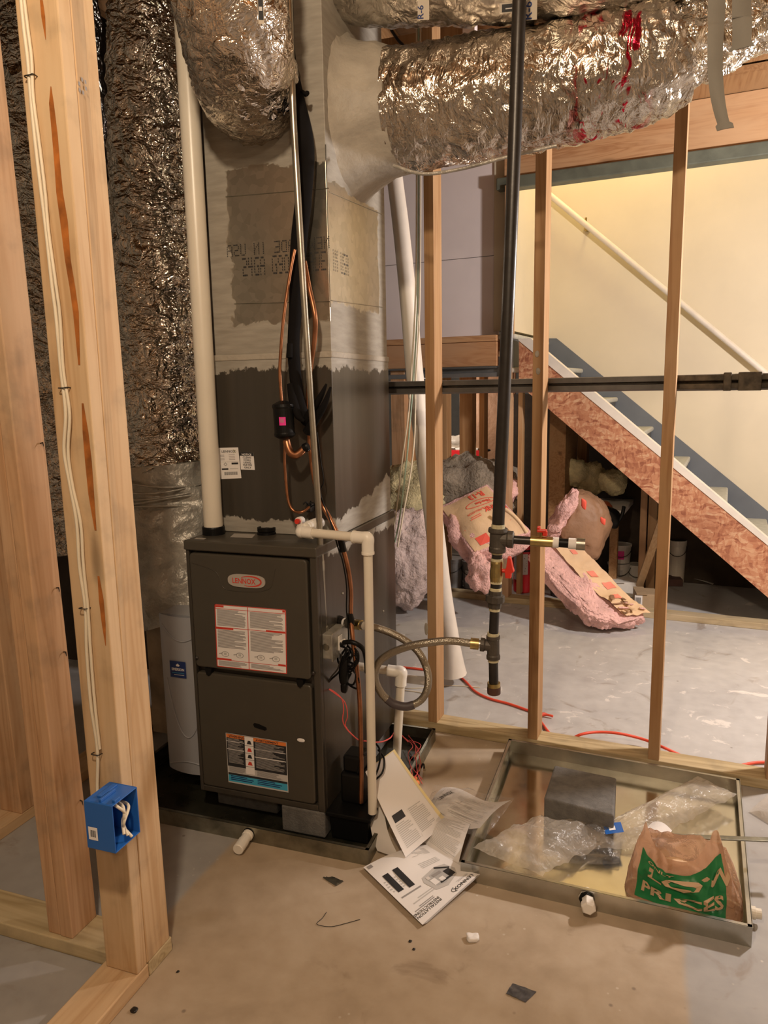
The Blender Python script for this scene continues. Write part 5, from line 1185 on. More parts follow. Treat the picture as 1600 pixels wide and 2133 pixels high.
# upright folded manual leaning on the pump
T0, T1 = oy(761, 1608, 2.02), oy(818, 1566, 2.10); Bq0, Bq1 = oz(845, 1786, .03), oz(927, 1716, .035)
def up_(u, v):
    p_ = Bq0*(1-u)*(1-v)+Bq1*u*(1-v)+T1*u*v+T0*(1-u)*v
    return p_+V((.018, -.03, 0))*math.sin(PI*v)*(.6+.4*u)+V((0, 0, -.0))
t = thing('manual', 'white manual standing on edge against the black pump, one page of small print', 'booklet', tuple(oz(850, 1780, .0)))
S = up_
mb = MB().grid(S, 12, 30, M_paper)
mb.rect(S, .12, .385, .40, .475, W_, M_ink, 4, 2); lines(mb, S, .10, .06, .46, .36, 13, M_lgrey, W_, .45, 40); lines(mb, S, .52, .10, .90, .44, 15, M_lgrey, W_, .45, 41)
mb.line(S, (.49, .06), (.49, .44), .008, W_, M_paperd)
build('page', mb, t)
build('page_stack', MB().grid(lambda u, v: S(u, v)+V((.002, .008, 0)), 8, 20, M_yel, True, .05, 1.035, .0, 1.01).grid(lambda u, v: S(u, v)+V((.0, .004, 0)), 8, 20, M_paperd), t, label='yellowish page edges')
G0, G1 = oz(786, 1772, .012), oz(835, 1790, .012); G2, G3 = oy(800, 1650, 2.05), oy(778, 1640, 2.05)
build('back_leaf', MB().grid(bilin(G0, G1, G2, G3, bend=lambda u, v: V((-.01, -.02, 0))*math.sin(PI*v)), 8, 16, M_paperd), t, label='shaded leaf behind')
# loose sheets in clear plastic leaning over the pan edge
def sheet(name, cs, label, seed, bend, txt=None):
    S = bilin(*cs, bend=bend); t = thing(name, label, 'paper', tuple((V(cs[0])+V(cs[1]))/2))
    mb = MB().grid(S, 20, 20, M_paper)
    lines(mb, S, .08, .08, .92, .80, 26, M_lgrey, .0008, .35, seed)
    if txt: mb.rect(S, .06, .78, .94, .97, .0009, M_paper).text(S, txt, .10, .84, .085, .0014, M_ink, bold=.02)
    build('sheet', mb, t); return t, S
sheet('loose_sheet', [oz(880, 1752, .012), oz(952, 1812, .010), oz(985, 1705, .05), oz(893, 1690, .045)], 'loose printed sheet between the standing manual and the bright pan', 50, lambda u, v: V((0, 0, .018*math.sin(PI*v))))
t2, S5 = sheet('loose_sheet', [oz(890, 1690, .030), oz(1000, 1728, .065), oz(1065, 1670, .085), oz(922, 1644, .05)], 'printed sheet in clear plastic curling over the bright pan corner', 51, lambda u, v: V((0, 0, .014*math.sin(2*PI*u+.4)+.012*math.sin(PI*v))))
mb = MB(); mb.text(S5, 'LENNOX', .16, .30, .10, .002, M_ink, rot=1.3, bold=.02); build('printed_name', mb, t2)
crumple('plastic_wrap', [oz(878, 1700, .05), oz(1010, 1750, .07), oz(1072, 1662, .10), oz(905, 1635, .07)], 'clear crinkled plastic over the curling sheet', M_clearp, .010, 18, arch=.02)

# orange wire nest on the pan wall
t = thing('wire_bundle', 'tangle of thin red wires with yellow and orange wire nuts in the pan corner', 'wires', tuple(oz(868, 1640, .004)))
mb = MB(); rn = random.Random(3); rw = flat('red_wire', (.72, .10, .09), .5)
for k in range(5):
    pts = [oz(848+rn.uniform(-10, 10), 1535+rn.uniform(-6, 8), .03)]
    for j in range(4): pts.append(oz(862+rn.uniform(-14, 18), 1552+26*j+rn.uniform(-8, 8), .02+rn.uniform(0, .04)))
    mb.tube(smooth_path(pts, 5), .0013, rw, 6)
for pts in ([(757, 1543, 2.02), (790, 1546, 2.1), (812, 1538, 2.18), (826, 1524, 2.3), (850, 1545, 2.35)],): mb.tube(pxp(pts, 6), .0022, rw, 8)
build('thin_wires', mb, t)
for (x, y, mt, r) in ((870, 1574, M_yel, .010), (872, 1582, M_brass, .008), (858, 1580, M_black, .008), (868, 1584, M_redp, .007), (880, 1600, M_black, .009), (874, 1612, M_black, .009), (866, 1624, M_org, .010), (870, 1632, M_org, .011), (864, 1640, M_brass, .007)):
    c = oz(x, y, .02); rd = V((rn.uniform(-1, 1), rn.uniform(-1, .3), rn.uniform(.1, .8)))
    build('wire_nut', MB().lathe(c, rd, [(r*.95, 0), (r, r*.4), (r*.6, r*1.7), (r*.3, r*1.9)], mt, 10), t)
c = oz(868, 1606, .03); build('black_clip', MB().prism([(0, 0), (.01, -.002), (.028, .04), (.024, .045)], lambda x, d, z: c+V((x-.02, d, z-.02)), 0, .006, M_black).prism([(.012, -.012), (.03, -.006), (.034, .04)], lambda x, d, z: c+V((x-.012, d, z-.02)), .008, .010, M_paper), t)

# orange extension cord behind the partition and small floor litter
ocp = [oz(x, y, .006) for x, y in ((820, 1388), (850, 1391), (900, 1396), (935, 1394), (966, 1416), (990, 1440), (1020, 1455), (1060, 1466), (1095, 1478), (1115, 1486), (1128, 1505), (1150, 1532), (1180, 1543))]+[oz(x, y, .044) for x, y in ((1210, 1530), (1245, 1525), (1290, 1528))]+[oz(x, y, .03) for x, y in ((1340, 1540), (1380, 1556))]+[oz(x, y, .008) for x, y in ((1430, 1578), (1480, 1593), (1530, 1596), (1580, 1588), (1640, 1590))]
build('extension_cord', MB().tube(smooth_path(ocp, 8), .0055, M_cord, 12), label='orange extension cord snaking along the floor behind the partition', cat='cord')
build('cord_plug', MB().tube(smooth_path([oz(1122, 1490, .012), oz(1135, 1488, .012), oz(1152, 1492, .010)], 4), [.008]*5+[.005]*4, M_cord, 10), label='orange plug end lying beside the second stud', cat='plug')
for k, (pts, lab) in enumerate((([(815, 1430), (860, 1434), (930, 1428), (1000, 1432)], 'thin white wire on the floor behind the furnace'), ([(820, 1436), (860, 1440), (905, 1448)], 'short thin pale wire on the floor behind the nearest stud'))):
    build('floor_wire', MB().tube(smooth_path([oz(x, y, .003) for x, y in pts], 6), .0022, M_romex, 6), label=lab, cat='wire')
c = oz(985, 1957, .0); build('plaster_chip', MB().soft(c+V((0, 0, .006)), V((.014, .004, 0)), V((-.004, .011, 0)), V((0, 0, .006)), M_paper, .004, 80, 4, 10), label='small white chip on the open floor below the manual', cat='debris')
c = [oz(x, y, .0015) for x, y in ((1054, 2070), (1095, 2088), (1118, 2066), (1068, 2048))]
build('tape_scrap', MB().grid(bilin(*c, bend=lambda u, v: V((0, 0, .004*abs(noise.noise(V((u*3, v*3, 0))))))), 10, 10, simple('grey_tape', (.10, .10, .11), .35, .3, var=.5, vs=60)), label='torn piece of grey tape on the floor near the bottom edge', cat='tape')
for x, y, r, lab in ((280, 2106, .008, 'dark washer on the floor near the bottom left plate'), (371, 2025, .004, 'small dark speck of debris right of the near post'), (855, 1962, .004, 'tiny dark crumb left of the white chip'), (862, 1978, .003, 'tiny pale crumb below the manual')):
    c = oz(x, y, 0); build('debris', MB().soft(c+V((0, 0, r*.4)), V((r, 0, 0)), V((0, r, 0)), V((0, 0, r*.4)), M_iron, .002, 90, 3, 8), label=lab, cat='debris')
mb = MB()
for sx, sy in ((0, 0),): mb.tube(smooth_path([oz(x+sx, y+sy, .002) for x, y in ((680, 1900), (672, 1912), (660, 1925), (690, 1930), (725, 1922), (750, 1915))], 5), .0008, M_iron, 5)
build('wire_scrap', mb, label='thin curled wire scrap on the floor left of the manual', cat='wire')
c = [oz(x, y, .002) for x, y in ((672, 1828), (700, 1846), (716, 1836), (694, 1826))]
build('foil_scrap', MB().grid(bilin(*c, bend=lambda u, v: V((0, 0, .006*abs(noise.noise(V((u*4, v*4, 2))))))), 8, 8, M_galvd), label='small grey scrap on the floor between the pan and the manual', cat='debris')
# hanging strips top right
def ribbon(name, pts, label, w0, w1, parent=None):
    P_ = pxp(pts, 8); n_ = len(P_); vs = []
    for i, p_ in enumerate(P_):
        f = i/(n_-1); w_ = w0+(w1-w0)*f+(.006 if f > .93 else 0); tw = .3*math.sin(f*5); r_ = V((math.cos(tw), math.sin(tw), 0))
        for s_ in (-1, -.5, 0, .5, 1): vs.append(p_+r_*w_*s_+V((0, .004*s_*s_, 0)))
    fs = [(i*5+k, i*5+k+1, (i+1)*5+k+1, (i+1)*5+k) for i in range(n_-1) for k in range(4)]
    mb = MB().add(vs, fs, M_strip, True).add([v_+V((0, .0025, 0)) for v_ in vs], [f_[::-1] for f_ in fs], M_strip, True)
    return build(name, mb, label=label, cat='tape strip')
ribbon('hanging_strip', [(1502, -600, 2.0), (1494, -30, 2.0), (1492, 60, 1.99), (1490, 130, 1.985), (1494, 190, 1.985), (1502, 235, 1.985), (1512, 268, 1.98)], 'long grey tape strip dangling at the top right with a bunched end', .021, .012)
ribbon('hanging_strip', [(1556, -600, 2.03), (1546, -30, 2.03), (1547, 40, 2.03), (1545, 100, 2.03)], 'shorter dark grey tape strip hanging at the right of the long one', .022, .020)
# leaning white trim and hanging wires beside the furnace
t = thing('white_trim', 'long white plastic trim leaning behind the nearest stud, down to the floor', 'trim', tuple(oz(945, 1412, 0)))
P_ = pxp([(800, 120, 3.15), (818, 330, 3.15), (836, 480, 3.15), (852, 640, 3.16), (866, 800, 3.18), (884, 940, 3.2), (903, 1080, 3.21), (922, 1240, 3.22), (938, 1340, 3.23), (944, 1404, 3.24)], 8)
n_ = len(P_)
mb = MB().tube(P_, [.034+.016*i/n_ for i in range(n_)], M_wstr, 14, fn=lambda i, a, p_: -.006*abs(math.sin(a*1.0))+(.018*max(0, i-.9)/.1 if i > .9 else 0)); build('trim_profile', mb, t)
for k, (pts, mt, lab) in enumerate((([(868, -10, 3.05), (868, 360, 3.05), (866, 600, 3.05), (858, 760, 3.05), (850, 870, 3.02), (838, 960, 3.0), (826, 1060, 2.98), (818, 1120, 2.95)], M_romex, 'pale wire hanging by the white trim, leftmost of the three'), ([(872, -10, 3.05), (872, 360, 3.05), (870, 620, 3.05), (862, 780, 3.05), (854, 880, 3.02), (846, 970, 3.0), (834, 1070, 2.98), (823, 1130, 2.95)], simple('green_wire', (.36, .48, .36), .5), 'green-tinted wire hanging in the middle of the bundle by the white trim'), ([(876, -10, 3.05), (876, 360, 3.05), (874, 640, 3.05), (866, 800, 3.05), (864, 900, 3.02), (856, 980, 3.0), (842, 1060, 2.98), (828, 1140, 2.95)], M_romex, 'pale wire hanging by the white trim, rightmost of the three'))):
    cable('hanging_wire', pts, .0034, mt, lab, 'wire', group='wires hanging by the furnace')

# ================================================================== BACK ROOM PILES
def lump(name, c, U, W, T, mat, label, cat, amp=.03, fr=7, p=3, n=36, **k):
    return build(name, MB().soft(c, U, W, T, mat, amp, fr, p, n), label=label, cat=cat, **k)
# insulation behind the partition
c = oz(860, 1080, .30); c = oy(858, 1010, 4.75)
lump('insulation_batt', oy(862, 1010, 4.75)+V((0, 0, -.10)), V((.26, 0, -.02)), V((0, .22, 0)), V((.04, 0, .24)), M_fluffy, 'yellowish fibreglass heap beside the furnace edge', 'insulation', .06, 5, 2.6)
lump('insulation_batt', oy(975, 1000, 4.85)+V((0, 0, -.06)), V((.36, 0, -.02)), V((0, .20, 0)), V((.02, 0, .20)), M_fluffg, 'dusty grey-brown insulation roll on top of the heap', 'insulation', .05, 6, 2.6)
lump('insulation_bag', V((-1.40, 4.28, .34)), V((.19, 0, .0)), V((0, .16, 0)), V((0, 0, .30)), M_fluffw, 'pinkish-white bag of insulation bulging out beside the furnace', 'bag', .05, 6, 2.6)
# big kraft-faced batt, printed upside down
t = thing('insulation_batt', 'kraft-faced pink insulation batt, printed R-13 upside down, slumped over a heap', 'insulation', tuple(oz(1000, 1230, .02)))
K0, K1, K2, K3 = oy(990, 1150, 4.24), oy(1102, 1106, 4.40), oy(1014, 1012, 4.58), oy(920, 1058, 4.40)   # bottom, right, top, left
def kf(u, v):  # u along bottom->right, v bottom->left (page of print)
    p_ = K0*(1-u)*(1-v)+K1*u*(1-v)+K2*u*v+K3*(1-u)*v
    return p_+V((0, -.05, .035))*max(0, math.sin(PI*u))**.8*max(0, math.sin(PI*v))**.8+V((0, -.006, 0))*noise.noise(p_*14)
Kn = -((K1-K0).cross(K3-K0)).normalized()
Kn = Kn if Kn.y > 0 else -Kn
def kbody(u, v, s):
    e = .035; uu = u*(1+2*e)-e; vv = v*(1+2*e)-e
    p_ = K0*(1-uu)*(1-vv)+K1*uu*(1-vv)+K2*uu*vv+K3*(1-uu)*vv
    b_ = V((0, -.05, .035))*max(0, math.sin(PI*min(1, max(0, u))))**.8*max(0, math.sin(PI*min(1, max(0, v))))**.8
    p_ = p_+b_+Kn*(.008+s*.10); return p_+V((noise.noise(p_*20), noise.noise(p_*20+V((5, 5, 5))), noise.noise(p_*20+V((9, 2, 1)))))*.016*(.3+s)
mb = MB(); ku, kv_ = 30, 34
mb.grid(lambda u, v: kbody(u, v, 0), ku, kv_, M_fluff).grid(lambda u, v: kbody(u, v, 1), ku, kv_, M_fluff)
for f_ in ((lambda a, s: kbody(a, 0, s)), (lambda a, s: kbody(a, 1, s)), (lambda a, s: kbody(0, a, s)), (lambda a, s: kbody(1, a, s))): mb.grid(f_, 34, 6, M_fluff)
build('pink_fluff', mb, t, label='pink glass wool')
# droopy corner and tail
mb = MB().soft(oy(1000, 1190, 4.24), V((.075, 0, -.03)), V((0, .06, 0)), V((.015, 0, .11)), M_fluff, .04, 12, 2.2, 18).soft(oy(1045, 1150, 4.38), V((.16, 0, .05)), V((0, .06, 0)), V((0, 0, .05)), M_fluff, .03, 12, 2.4, 18).soft(oy(958, 1120, 4.36), V((.07, 0, -.12)), V((0, .06, 0)), V((.03, 0, .06)), M_fluff, .03, 12, 2.4, 18)
build('drooping_fluff', mb, t, label='torn drooping pink wool')
def ks(u, v): return kf(u, v)
mb = MB().grid(kf, 30, 34, M_kraft)
nsgn = -1 if nrm(kf, .5, .5).y > 0 else 1
W_ = .003*nsgn
# text reads upside down: its baseline direction runs right->left
def kt(u, v): return kf(1-u, 1-v)
wk = .003*(1 if nrm(kt, .5, .5).y < 0 else -1)
mb.text(kt, 'R-13', .13, .10, .15, wk, M_kred, rot=PI/2*0+.0, bold=.03) if False else None
# print frame: x axis from top (K2) to left (K3) is -u; y axis from K2 toward K1 is -v
def kp(x, y): return kf(1-x, 1-y)
mb.text(kp, 'R-13', .16, .055, .16, wk, M_kred, bold=.035, kv=1.0)
mb.text(kp, 'PINK', .12, .40, .13, wk, M_kred, bold=.035); mb.text(kp, 'INSULATION', .42, .40, .05, wk, M_kred, bold=.02)
pr_ = None
for k in range(25):
    a = 2*PI*k/24; q0 = (.36+.28*math.cos(a), .28+.065*math.sin(a))
    if pr_: mb.line(kp, pr_, q0, .012, wk, M_kred)
    pr_ = q0
mb.text(kp, 'Fiberglass', .16, .26, .075, wk, M_kred, bold=.03)
mb.rect(kp, .0, .36, .09, .52, wk, M_kred)
mb.line(kp, (.12, .58), (.92, .60), .006, wk, M_kred).line(kp, (.12, .74), (.92, .76), .006, wk, M_kred)
mb.rect(kp, .64, .80, .86, .94, wk, M_kred)
lines(mb, kp, .5, .46, .8, .52, 2, M_kred, wk, .4, 60)
build('kraft_facing', mb, t, label='tan kraft paper facing with red print')
mb = MB(); fl = [oy(1010, 1035, 4.55), oy(1030, 985, 4.62), oy(1100, 1075, 4.48), oy(1104, 1100, 4.42)]
lump('insulation_batt', oy(1010, 1040, 4.78), V((.22, .0, .10)), V((0, .10, 0)), V((-.03, 0, .08)), M_fluff, 'end of a pink batt showing behind the printed one', 'insulation', .03, 9, 3)
mb.tube(pxp([(1052, 1060, 4.30), (1070, 1074, 4.30), (1086, 1092, 4.30), (1097, 1110, 4.30)], 6), .012, M_kraft, 10); build('paper_roll', mb, label='rolled kraft paper edge at the right of the printed batt', cat='paper')
# brown-backed folded batt
t = thing('insulation_batt', 'brown-backed insulation batt folded upright under the stairs', 'insulation', tuple(oz(1210, 1230, 0)))
c = oy(1222, 1092, 4.60)
mb = MB().soft(c, V((.115, .03, -.075)), V((.02, .10, .0)), V((.035, .03, .165)), M_kraftd, .022, 9, 3.6, 30); build('kraft_back', mb, t, label='brown kraft back')
mb = MB().soft(oy(1168, 1082, 4.50), V((.055, 0, .0)), V((0, .05, 0)), V((.075, 0, .17)), M_fluff, .028, 16, 2.6, 34); build('pink_fluff', mb, t, label='pink wool side')
mb = MB(); 
for (x, y, w_, h_) in ((1216, 1050, .014, .028), (1256, 1085, .014, .018)):
    cc = oy(x, y, 4.335); mb = MB(); mb.soft(cc, V((w_, 0, -w_*.6)), V((0, .01, 0)), V((0, 0, h_)), M_kred, .004, 30, 4, 8); build('red_print', mb, t, label='red printed patch')

# batt sliding off toward the viewer
t = thing('insulation_batt', 'long pink insulation batt sliding down onto the floor between the studs', 'insulation', tuple(oz(1270, 1300, 0)))
P0, P1 = oy(1150, 1150, 4.42), oz(1290, 1290, .075)
def slide(P, x, y, z): return P
ax_ = (P1-P0); L_ = ax_.length/2; ad = ax_.normalized(); sd = V((.80, .55, .0)).normalized(); td = ad.cross(sd).normalized(); td = td if td.z > 0 else -td
def sag(P, x, y, z):
    P = P-V((0, 0, .05))*(1-x*x)*.6; P.z = max(P.z, .012+.006*noise.noise(P*20)); return P
mb = MB().soft((P0+P1)/2, ad*(L_*1.16), sd*.17, td*.055, M_fluff, .030, 14, 4.5, 56, fn=sag); build('pink_fluff', mb, t, label='pink glass wool')
def top_(u, v):
    x = -1+2*u; y = -1+2*v
    P = (P0+P1)/2+ad*(L_*1.05*x)+sd*(.075+.085*y)+td*.066-V((0, 0, .05))*(1-x*x)*.6
    P = P+V((0, 0, .014*noise.noise(P*11)+.010*abs(noise.noise(P*25))+(.02*max(0, x)*noise.noise(P*16)))); P.z = max(P.z, .02); return P
mb = MB().grid(top_, 50, 18, M_kraft); sg = 1 if nrm(top_, .5, .5).z > 0 else -1
for (u0, v0, u1, v1) in ((.36, .35, .44, .62), (.10, .4, .15, .6), (.52, .5, .60, .85), (.70, .3, .78, .6)): mb.grid(lambda u, v: top_(u, v)+V((0, 0, .004)), 5, 5, flat('faded_red_print', (.78, .24, .16), .6), True, u0, u1, v0, v1)
build('kraft_facing', mb, t, label='torn kraft paper facing')
mb = MB(); rn = random.Random(9)
for k in range(14):
    cc = top_(.78+rn.uniform(0, .2), rn.uniform(.1, .9))+V((0, 0, .012)); d_ = V((rn.uniform(-1, 1), rn.uniform(-.6, .6), rn.uniform(-.1, .3))).normalized()
    mb.soft(cc, d_*rn.uniform(.02, .05), d_.cross(V((0, 0, 1))).normalized()*rn.uniform(.006, .014), V((0, 0, .003)), (M_kraft, M_kraftd, M_fluff)[k % 3], .006, 30, 3, 6)
build('shredded_paper', mb, t, label='shredded paper at the lower end')
# yellow insulation under the stairs
for (x, y, Y, r, lab) in ((1192, 985, 5.22, .085, 'pale yellow insulation lump left of the short stud under the stairs'), (1236, 995, 5.30, .115, 'big pale insulation lump behind the short stud under the stairs'), (1276, 1005, 5.22, .095, 'cream insulation lump at the right under the stairs')):
    lump('insulation_lump', oy(x, y, Y), V((r, 0, 0)), V((0, r*.8, 0)), V((0, 0, r*.9)), M_fluffy, lab, 'insulation', .05, 6, 2.4, 18)
# fire extinguisher
t = thing('fire_extinguisher', 'red fire extinguisher standing behind the second stud', 'fire extinguisher', tuple(oz(1088, 1236, 0)))
c = oz(1086, 1236, 0); c.z = .001; c += V((0, .06, 0))
build('cylinder', MB().lathe(c, (0, 0, 1), [(.058, 0), (.064, .008), (.064, .30), (.058, .335), (.04, .36), (.018, .372), (.018, .39)], M_fire, 32), t, bevel=.003)
build('valve_head', MB().lathe(c, (0, 0, 1), [(.020, .385), (.020, .41)], M_black, 14).box(c.x-.06, c.x+.02, c.y-.01, c.y+.01, c.z+.41, c.z+.42, M_black).box(c.x-.06, c.x+.02, c.y-.01, c.y+.01, c.z+.435, c.z+.445, M_black), t)
build('band', MB().lathe(c, (0, 0, 1), [(.0652, .285), (.0652, .297)], M_black, 32), t)
S = lambda u, v: c+V((math.cos(u)*.0648, math.sin(u)*.0648, v))
mb = MB().grid(S, 10, 2, M_paper, True, -2.55, -1.80, .09, .27).grid(S, 10, 2, M_paper, True, -1.60, -.9, .13, .27)
lines(mb, S, -2.5, .1, -1.85, .26, 9, M_lgrey, .0008, .3, 70); lines(mb, S, -1.55, .14, -.95, .26, 7, M_grey, .0008, .3, 71)
build('label', mb, t, label='white paper labels')
build('hose', MB().tube(smooth_path([c+V((.02, 0, .40)), c+V((.075, 0, .36)), c+V((.082, 0, .2)), c+V((.078, 0, .06))], 8), .009, M_black, 10), t)
# buckets, cans, boxes
def bucket(name, px_, py_, r, h, mat, label, lid=None, cat='bucket', taper=.9, lab=None):
    c = oz(px_, py_, 0); c.z = .001; c.y += r
    t = thing(name, label, cat, tuple(c))
    build('body', MB().lathe(c, (0, 0, 1), [(r*taper, 0), (r, h*.86), (r*1.04, h*.87), (r*1.04, h*.92), (r, h*.93)], mat, 28), t)
    build('lid', MB().lathe(c, (0, 0, 1), [(r*1.05, h*.92), (r*1.06, h), (r*.95, h), (r*.93, h*.97)], lid or mat, 28), t)
    if lab:
        S = lambda u, v: c+V((math.cos(u)*r*1.005, math.sin(u)*r*1.005, v)); mb = MB().grid(S, 8, 2, lab, True, -2.2, -1.2, h*.25, h*.7); lines(mb, S, -2.1, h*.3, -1.3, h*.65, 4, M_grey, .001, .4, int(px_)); build('label', mb, t)
    build('handle', MB().tube([c+V((r*1.05*math.cos(a), r*1.05*math.sin(a)-.01, h*.85-.06*math.sin(-a))) for a in [-PI+PI*k/12 for k in range(13)]], .0025, M_iron, 6), t)
    return t
dkm = simple('dark_tin', (.05, .03, .028), .4, .3, var=.5, vs=40)
t = bucket('paint_can', 1172, 1248, .10, .32, dkm, 'dark maroon tin printed with pale rings, behind the second stud', cat='can')
c = BASE[t.name]; S = lambda u, v: c+V((math.cos(u)*.1002, math.sin(u)*.1002, v)); mb = MB()
for v_ in (.06, .08, .10, .24): mb.grid(S, 14, 1, M_kraftd, True, -2.6, -.8, v_, v_+.004)
mb.text(lambda u, v: S(u, v), 'Finish', -2.1, .14, .45, .001, M_lgrey, kv=.1, bold=.02); build('printed_label', mb, t)
bucket('paint_bucket', 985, 1232, .095, .20, simple('grey_tin', (.30, .29, .28), .45, .4), 'grey paint bucket on the plate left of the gas pipe', lab=M_paper)
bucket('paint_bucket', 935, 1228, .085, .21, simple('grey_tin', (.30, .29, .28), .45, .4), 'grey metal bucket hidden partly by the nearest stud and trim')
bucket('plastic_tub', 1288, 1214, .075, .13, M_wbox, 'white lidded tub under the stairs, lower left of its stack', lab=M_lgrey)
t = bucket('plastic_tub', 1290, 1214, .072, .13, M_wbox, 'white tub with a printed label, stacked on the lower one under the stairs', lab=M_pink); 
for o_ in [t]: o_.location.z += .135
bucket('plastic_tub', 1326, 1214, .065, .12, M_wbox, 'small white tub right of the stacked pair under the stairs')
bucket('plastic_tub', 1408, 1216, .06, .30, M_pvc, 'tall narrow beige container deep under the stairs')
def carton(px_, py_, w_, d_, h_, rot, mat, label, name='cardboard_box', z=0.001, extra=None, Y=None):
    c = oz(px_, py_, 0) if Y is None else oy(px_, py_, Y)
    if Y is None: c.z = z
    cr, sr_ = math.cos(rot), math.sin(rot)
    fn = lambda x, y, zz: V((c.x+x*cr-y*sr_, c.y+x*sr_+y*cr, c.z+zz))
    t = thing(name, label, 'box', tuple(c)); build('box_body', MB().box(-w_/2, w_/2, 0, d_, 0, h_, mat, fn=fn), t, bevel=.003)
    build('box_flap', MB().box(-w_/2, 0, -.01, d_+.01, h_, h_+.004, mat, fn=fn), t)
    if extra: extra(t, fn)
    return t
carton(1300, 1245, .17, .15, .10, .3, M_wbox, 'open white carton on the floor behind the sliding batt')
def bar_ex(t, fn):
    S = lambda u, v: fn(u, -.001, v); mb = MB().rect(S, -.075, .015, -.03, .085, 0, M_paper)
    for k in range(8): mb.rect(S, -.07+.004*k, .03, -.0675+.004*k, .07, .0005, M_ink)
    build('label', mb, t)
carton(1348, 1268, .13, .16, .09, .15, M_card, 'small grey-sided carton with a barcode at the foot of the leaning board', extra=bar_ex)
carton(1405, 1222, .11, .10, .05, .2, simple('dark_brick', (.12, .06, .05), .8), 'dark brown block on the floor under the stairs', 'brick')
c = [oz(x, y, .012) for x, y in ((1405, 1205), (1485, 1218), (1500, 1196), (1420, 1183))]
build('paper_sheet', MB().sheet(bilin(*c, bend=lambda u, v: V((0, 0, .02*math.sin(PI*u)))), 12, 8, M_wbox), label='pale sheet of paper on the floor under the stairs', cat='paper')
c = [oz(x, y, .05) for x, y in ((1215, 1080), (1290, 1078), (1292, 1030), (1230, 1032))]
def redex(t, fn):
    mb = MB().box(-.2, .2, -.002, 0, .06, .14, M_fire, fn=fn); build('red_band', mb, t)
    mb = MB().soft(fn(.0, .1, .20), V((.15, 0, 0)), V((0, .08, 0)), V((0, 0, .04)), M_clear, .03, 14, 2.2, 14); build('plastic_film', mb, t)
tb = carton(948, 975, .36, .25, .155, .0, M_wbox, 'white and orange carton with crumpled film on top, below the landing', 'cardboard_box', extra=redex, Y=5.6)
def redex2(t, fn):
    mb = MB().box(-.21, .21, -.004, 0, .0, .13, flat('pink_red_bag', (.62, .03, .10), .4), fn=fn); build('pink_front', mb, t)
    mb = MB().soft(fn(.1, -.02, .02), V((.06, 0, 0)), V((0, .02, 0)), V((0, 0, .10)), flat('pink_cloth', (.72, .16, .22), .6), .02, 14, 2.4, 12); build('pink_cloth', mb, t)
carton(1012, 975, .42, .25, .16, .0, M_wbox, 'white carton with a red and pink front under the landing', 'cardboard_box', extra=redex2, Y=5.7)
lump('black_case', oy(992, 918, 5.75), V((.03, 0, 0)), V((0, .04, 0)), V((0, 0, .035)), M_black, 'small black object on top of the red-fronted carton', 'case', .008, 20, 4, 10)
lump('black_case', oy(1013, 937, 5.65), V((.06, 0, 0)), V((0, .04, 0)), V((0, 0, .012)), M_black, 'flat black tool lying on the red-fronted carton', 'tool', .004, 20, 4, 10)
build('work_shelf', MB().box(-2.6, -1.15, 6.0, 6.5, .62, .65, M_wbox).box(-2.5, -2.4, 6.1, 6.2, 0, .62, M_wbox).box(-1.3, -1.2, 6.1, 6.2, 0, .62, M_wbox), label='pale shelf board behind the cartons under the landing', cat='shelf')
sa, sz = of(1190, 1040, .5); sb, _ = of(1300, 1040, .5); sz = of(1230, 1048, .6)[1]
build('work_shelf', MB().box(sa-.05, sb+.02, .35, .86, sz-.03, sz, M_wbox, fn=fw).box(sa-.02, sa+.03, .4, .45, 0, sz-.03, M_joist, fn=fw).box(sb-.07, sb-.02, .4, .45, 0, sz-.03, M_joist, fn=fw), label='pale shelf board seen low under the stairs', cat='shelf')
# chainsaw-like tool: orange and black
t = thing('power_tool', 'orange and black power tool lying behind the folded brown batt', 'tool', tuple(oy(1262, 1085, 5.0)))
build('tool_body', MB().soft(oy(1248, 1058, 4.95), V((.08, 0, -.02)), V((0, .05, 0)), V((0, 0, .055)), flat('tool_orange', (.42, .09, .03), .4), .012, 14, 3, 14), t)
build('tool_motor', MB().soft(oy(1272, 1078, 4.9), V((.06, 0, -.03)), V((0, .05, 0)), V((.01, 0, .06)), M_black, .012, 18, 3, 14), t)
build('tool_handle', MB().tube(pxp([(1285, 1090, 4.88), (1296, 1072, 4.88), (1300, 1055, 4.9)], 5), .012, M_black, 10), t)
# bag of detergent, wood scraps, cans on the left
t = thing('printed_bag', 'printed plastic bag with a dark blue round picture, on the floor beside the furnace', 'bag', tuple(oz(845, 1178, 0)))
c = oy(845, 1150, 4.55); build('bag_body', MB().soft(c, V((.11, 0, .01)), V((0, .06, 0)), V((0, 0, .12)), simple('bag_mauve', (.30, .26, .27), .45), .015, 10, 3, 18), t)
S = lambda u, v: c+V((u, -.064, v)); mb = MB(); mb.add([P2(S, .015+.055*math.cos(2*PI*k/18)*(1+.15*(k % 2)), .015+.055*math.sin(2*PI*k/18)*(1+.15*(k % 2)), 0) for k in range(18)], [list(range(18))], M_navy)
mb.add([P2(S, .018+.02*math.cos(2*PI*k/9), .02+.018*math.sin(2*PI*k/9), .002) for k in range(9)], [list(range(9))], simple('teal_print', (.10, .22, .20), .5)).rect(S, .055, -.06, .085, -.03, .001, M_navy); build('picture', mb, t)
a = oz(862, 1200, .04); fnb = lambda x, y, z: a+V((x*.94-y*.3, x*.3+y*.94, z+.25*x))
build('wood_scrap', MB().box(-.10, .14, -.02, .10, -.02, .02, M_card, fn=fnb), label='short tan wood offcut on the floor beside the furnace', cat='wood offcut', bevel=.003)
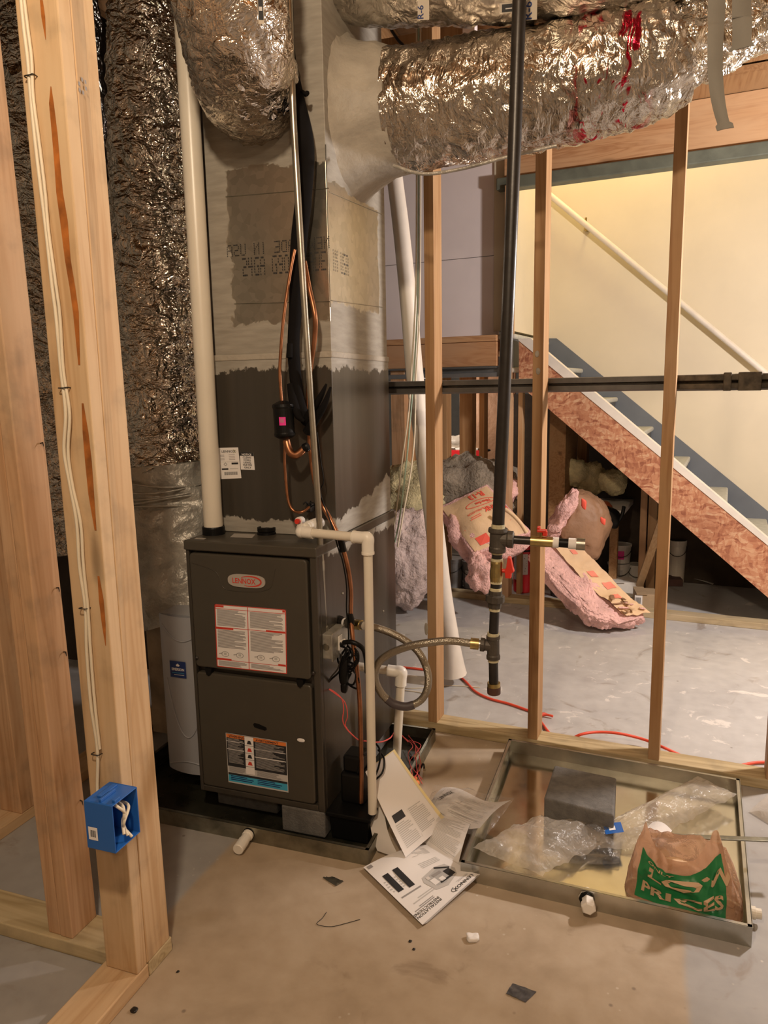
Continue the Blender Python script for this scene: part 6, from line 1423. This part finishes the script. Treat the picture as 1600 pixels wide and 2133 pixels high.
build('tin_can', MB().lathe(oy(885, 1082, 4.7), (0, 0, 1), [(.055, -.25), (.055, 0), (.058, .004), (.050, .004), (.048, -.01)], M_galv, 24), label='open shiny tin seen left of the nearest stud', cat='can')
cable('green_strap', [(850, 1075, 4.4), (862, 1085, 4.4), (876, 1102, 4.4), (884, 1115, 4.4)], .008, simple('green_strap', (.16, .22, .06), .6), 'olive green strap draped by the open tin', 'strap')
c = oz(832, 1250, 0)
mb = MB().soft(oz(838, 1248, .02), V((.05, .0, 0)), V((0, .035, 0)), V((0, 0, .025)), M_paper, .03, 22, 2.4, 14).soft(oz(850, 1255, .012), V((.018, -.02, 0)), V((.02, .02, 0)), V((0, 0, .012)), M_paper, .012, 30, 2.4, 10)
build('crumpled_rag', mb, label='crumpled white rag on the floor beside the furnace', cat='rag')
build('blue_tube_end', MB().lathe(oz(820, 1248, 0), (0, 0, 1), [(.022, 0), (.022, .035)], M_blue, 16), label='small blue tube end beside the white rag', cat='tube end')  # a blue tube end, not a whole bottle
# leaning board under the stairs
a, b = oz(1318, 1240, .0), oy(1376, 1070, 4.62); d = (b-a); sdv = V((1, 0, 0)); n3 = d.cross(sdv).normalized()
hx = [a, a+sdv*.045, a+sdv*.045+n3*.03, a+n3*.03]; build('leaning_board', MB().hexa(hx+[p_+d for p_ in hx], M_post), label='pale board leaning up against the stair side behind the tall stud', cat='board', bevel=.002)
for (x, y, z_, L1, L2) in ((1180, 1000, .3, .8, .04),): pass
# wires and pipes up between the ducts
for k, (pts, mt, lab) in enumerate((([(800, 92, 3.1), (860, 84, 3.1), (930, 78, 3.1), (1010, 60, 3.1)], M_redp, 'red wire running above the big duct'), ([(800, 98, 3.12), (880, 90, 3.12), (960, 72, 3.12)], M_black, 'black wire running above the big duct'), ([(815, 62, 3.0), (830, 84, 3.0), (846, 100, 3.0)], M_iron, 'short dark wire dropping above the big duct'))):
    cable('overhead_wire', pts, .006, mt, lab, 'wire')
build('upper_blocking', MB().box(-1.2, -.2, 3.05, 3.10, 2.45, 2.75, M_stud), label='brown framing board glimpsed between the two big ducts', cat='board')
build('upper_blocking', MB().box(-.70, -.655, 2.95, 3.0, 2.40, 2.8, M_drywall), label='pale upright piece glimpsed between the two big ducts', cat='board')
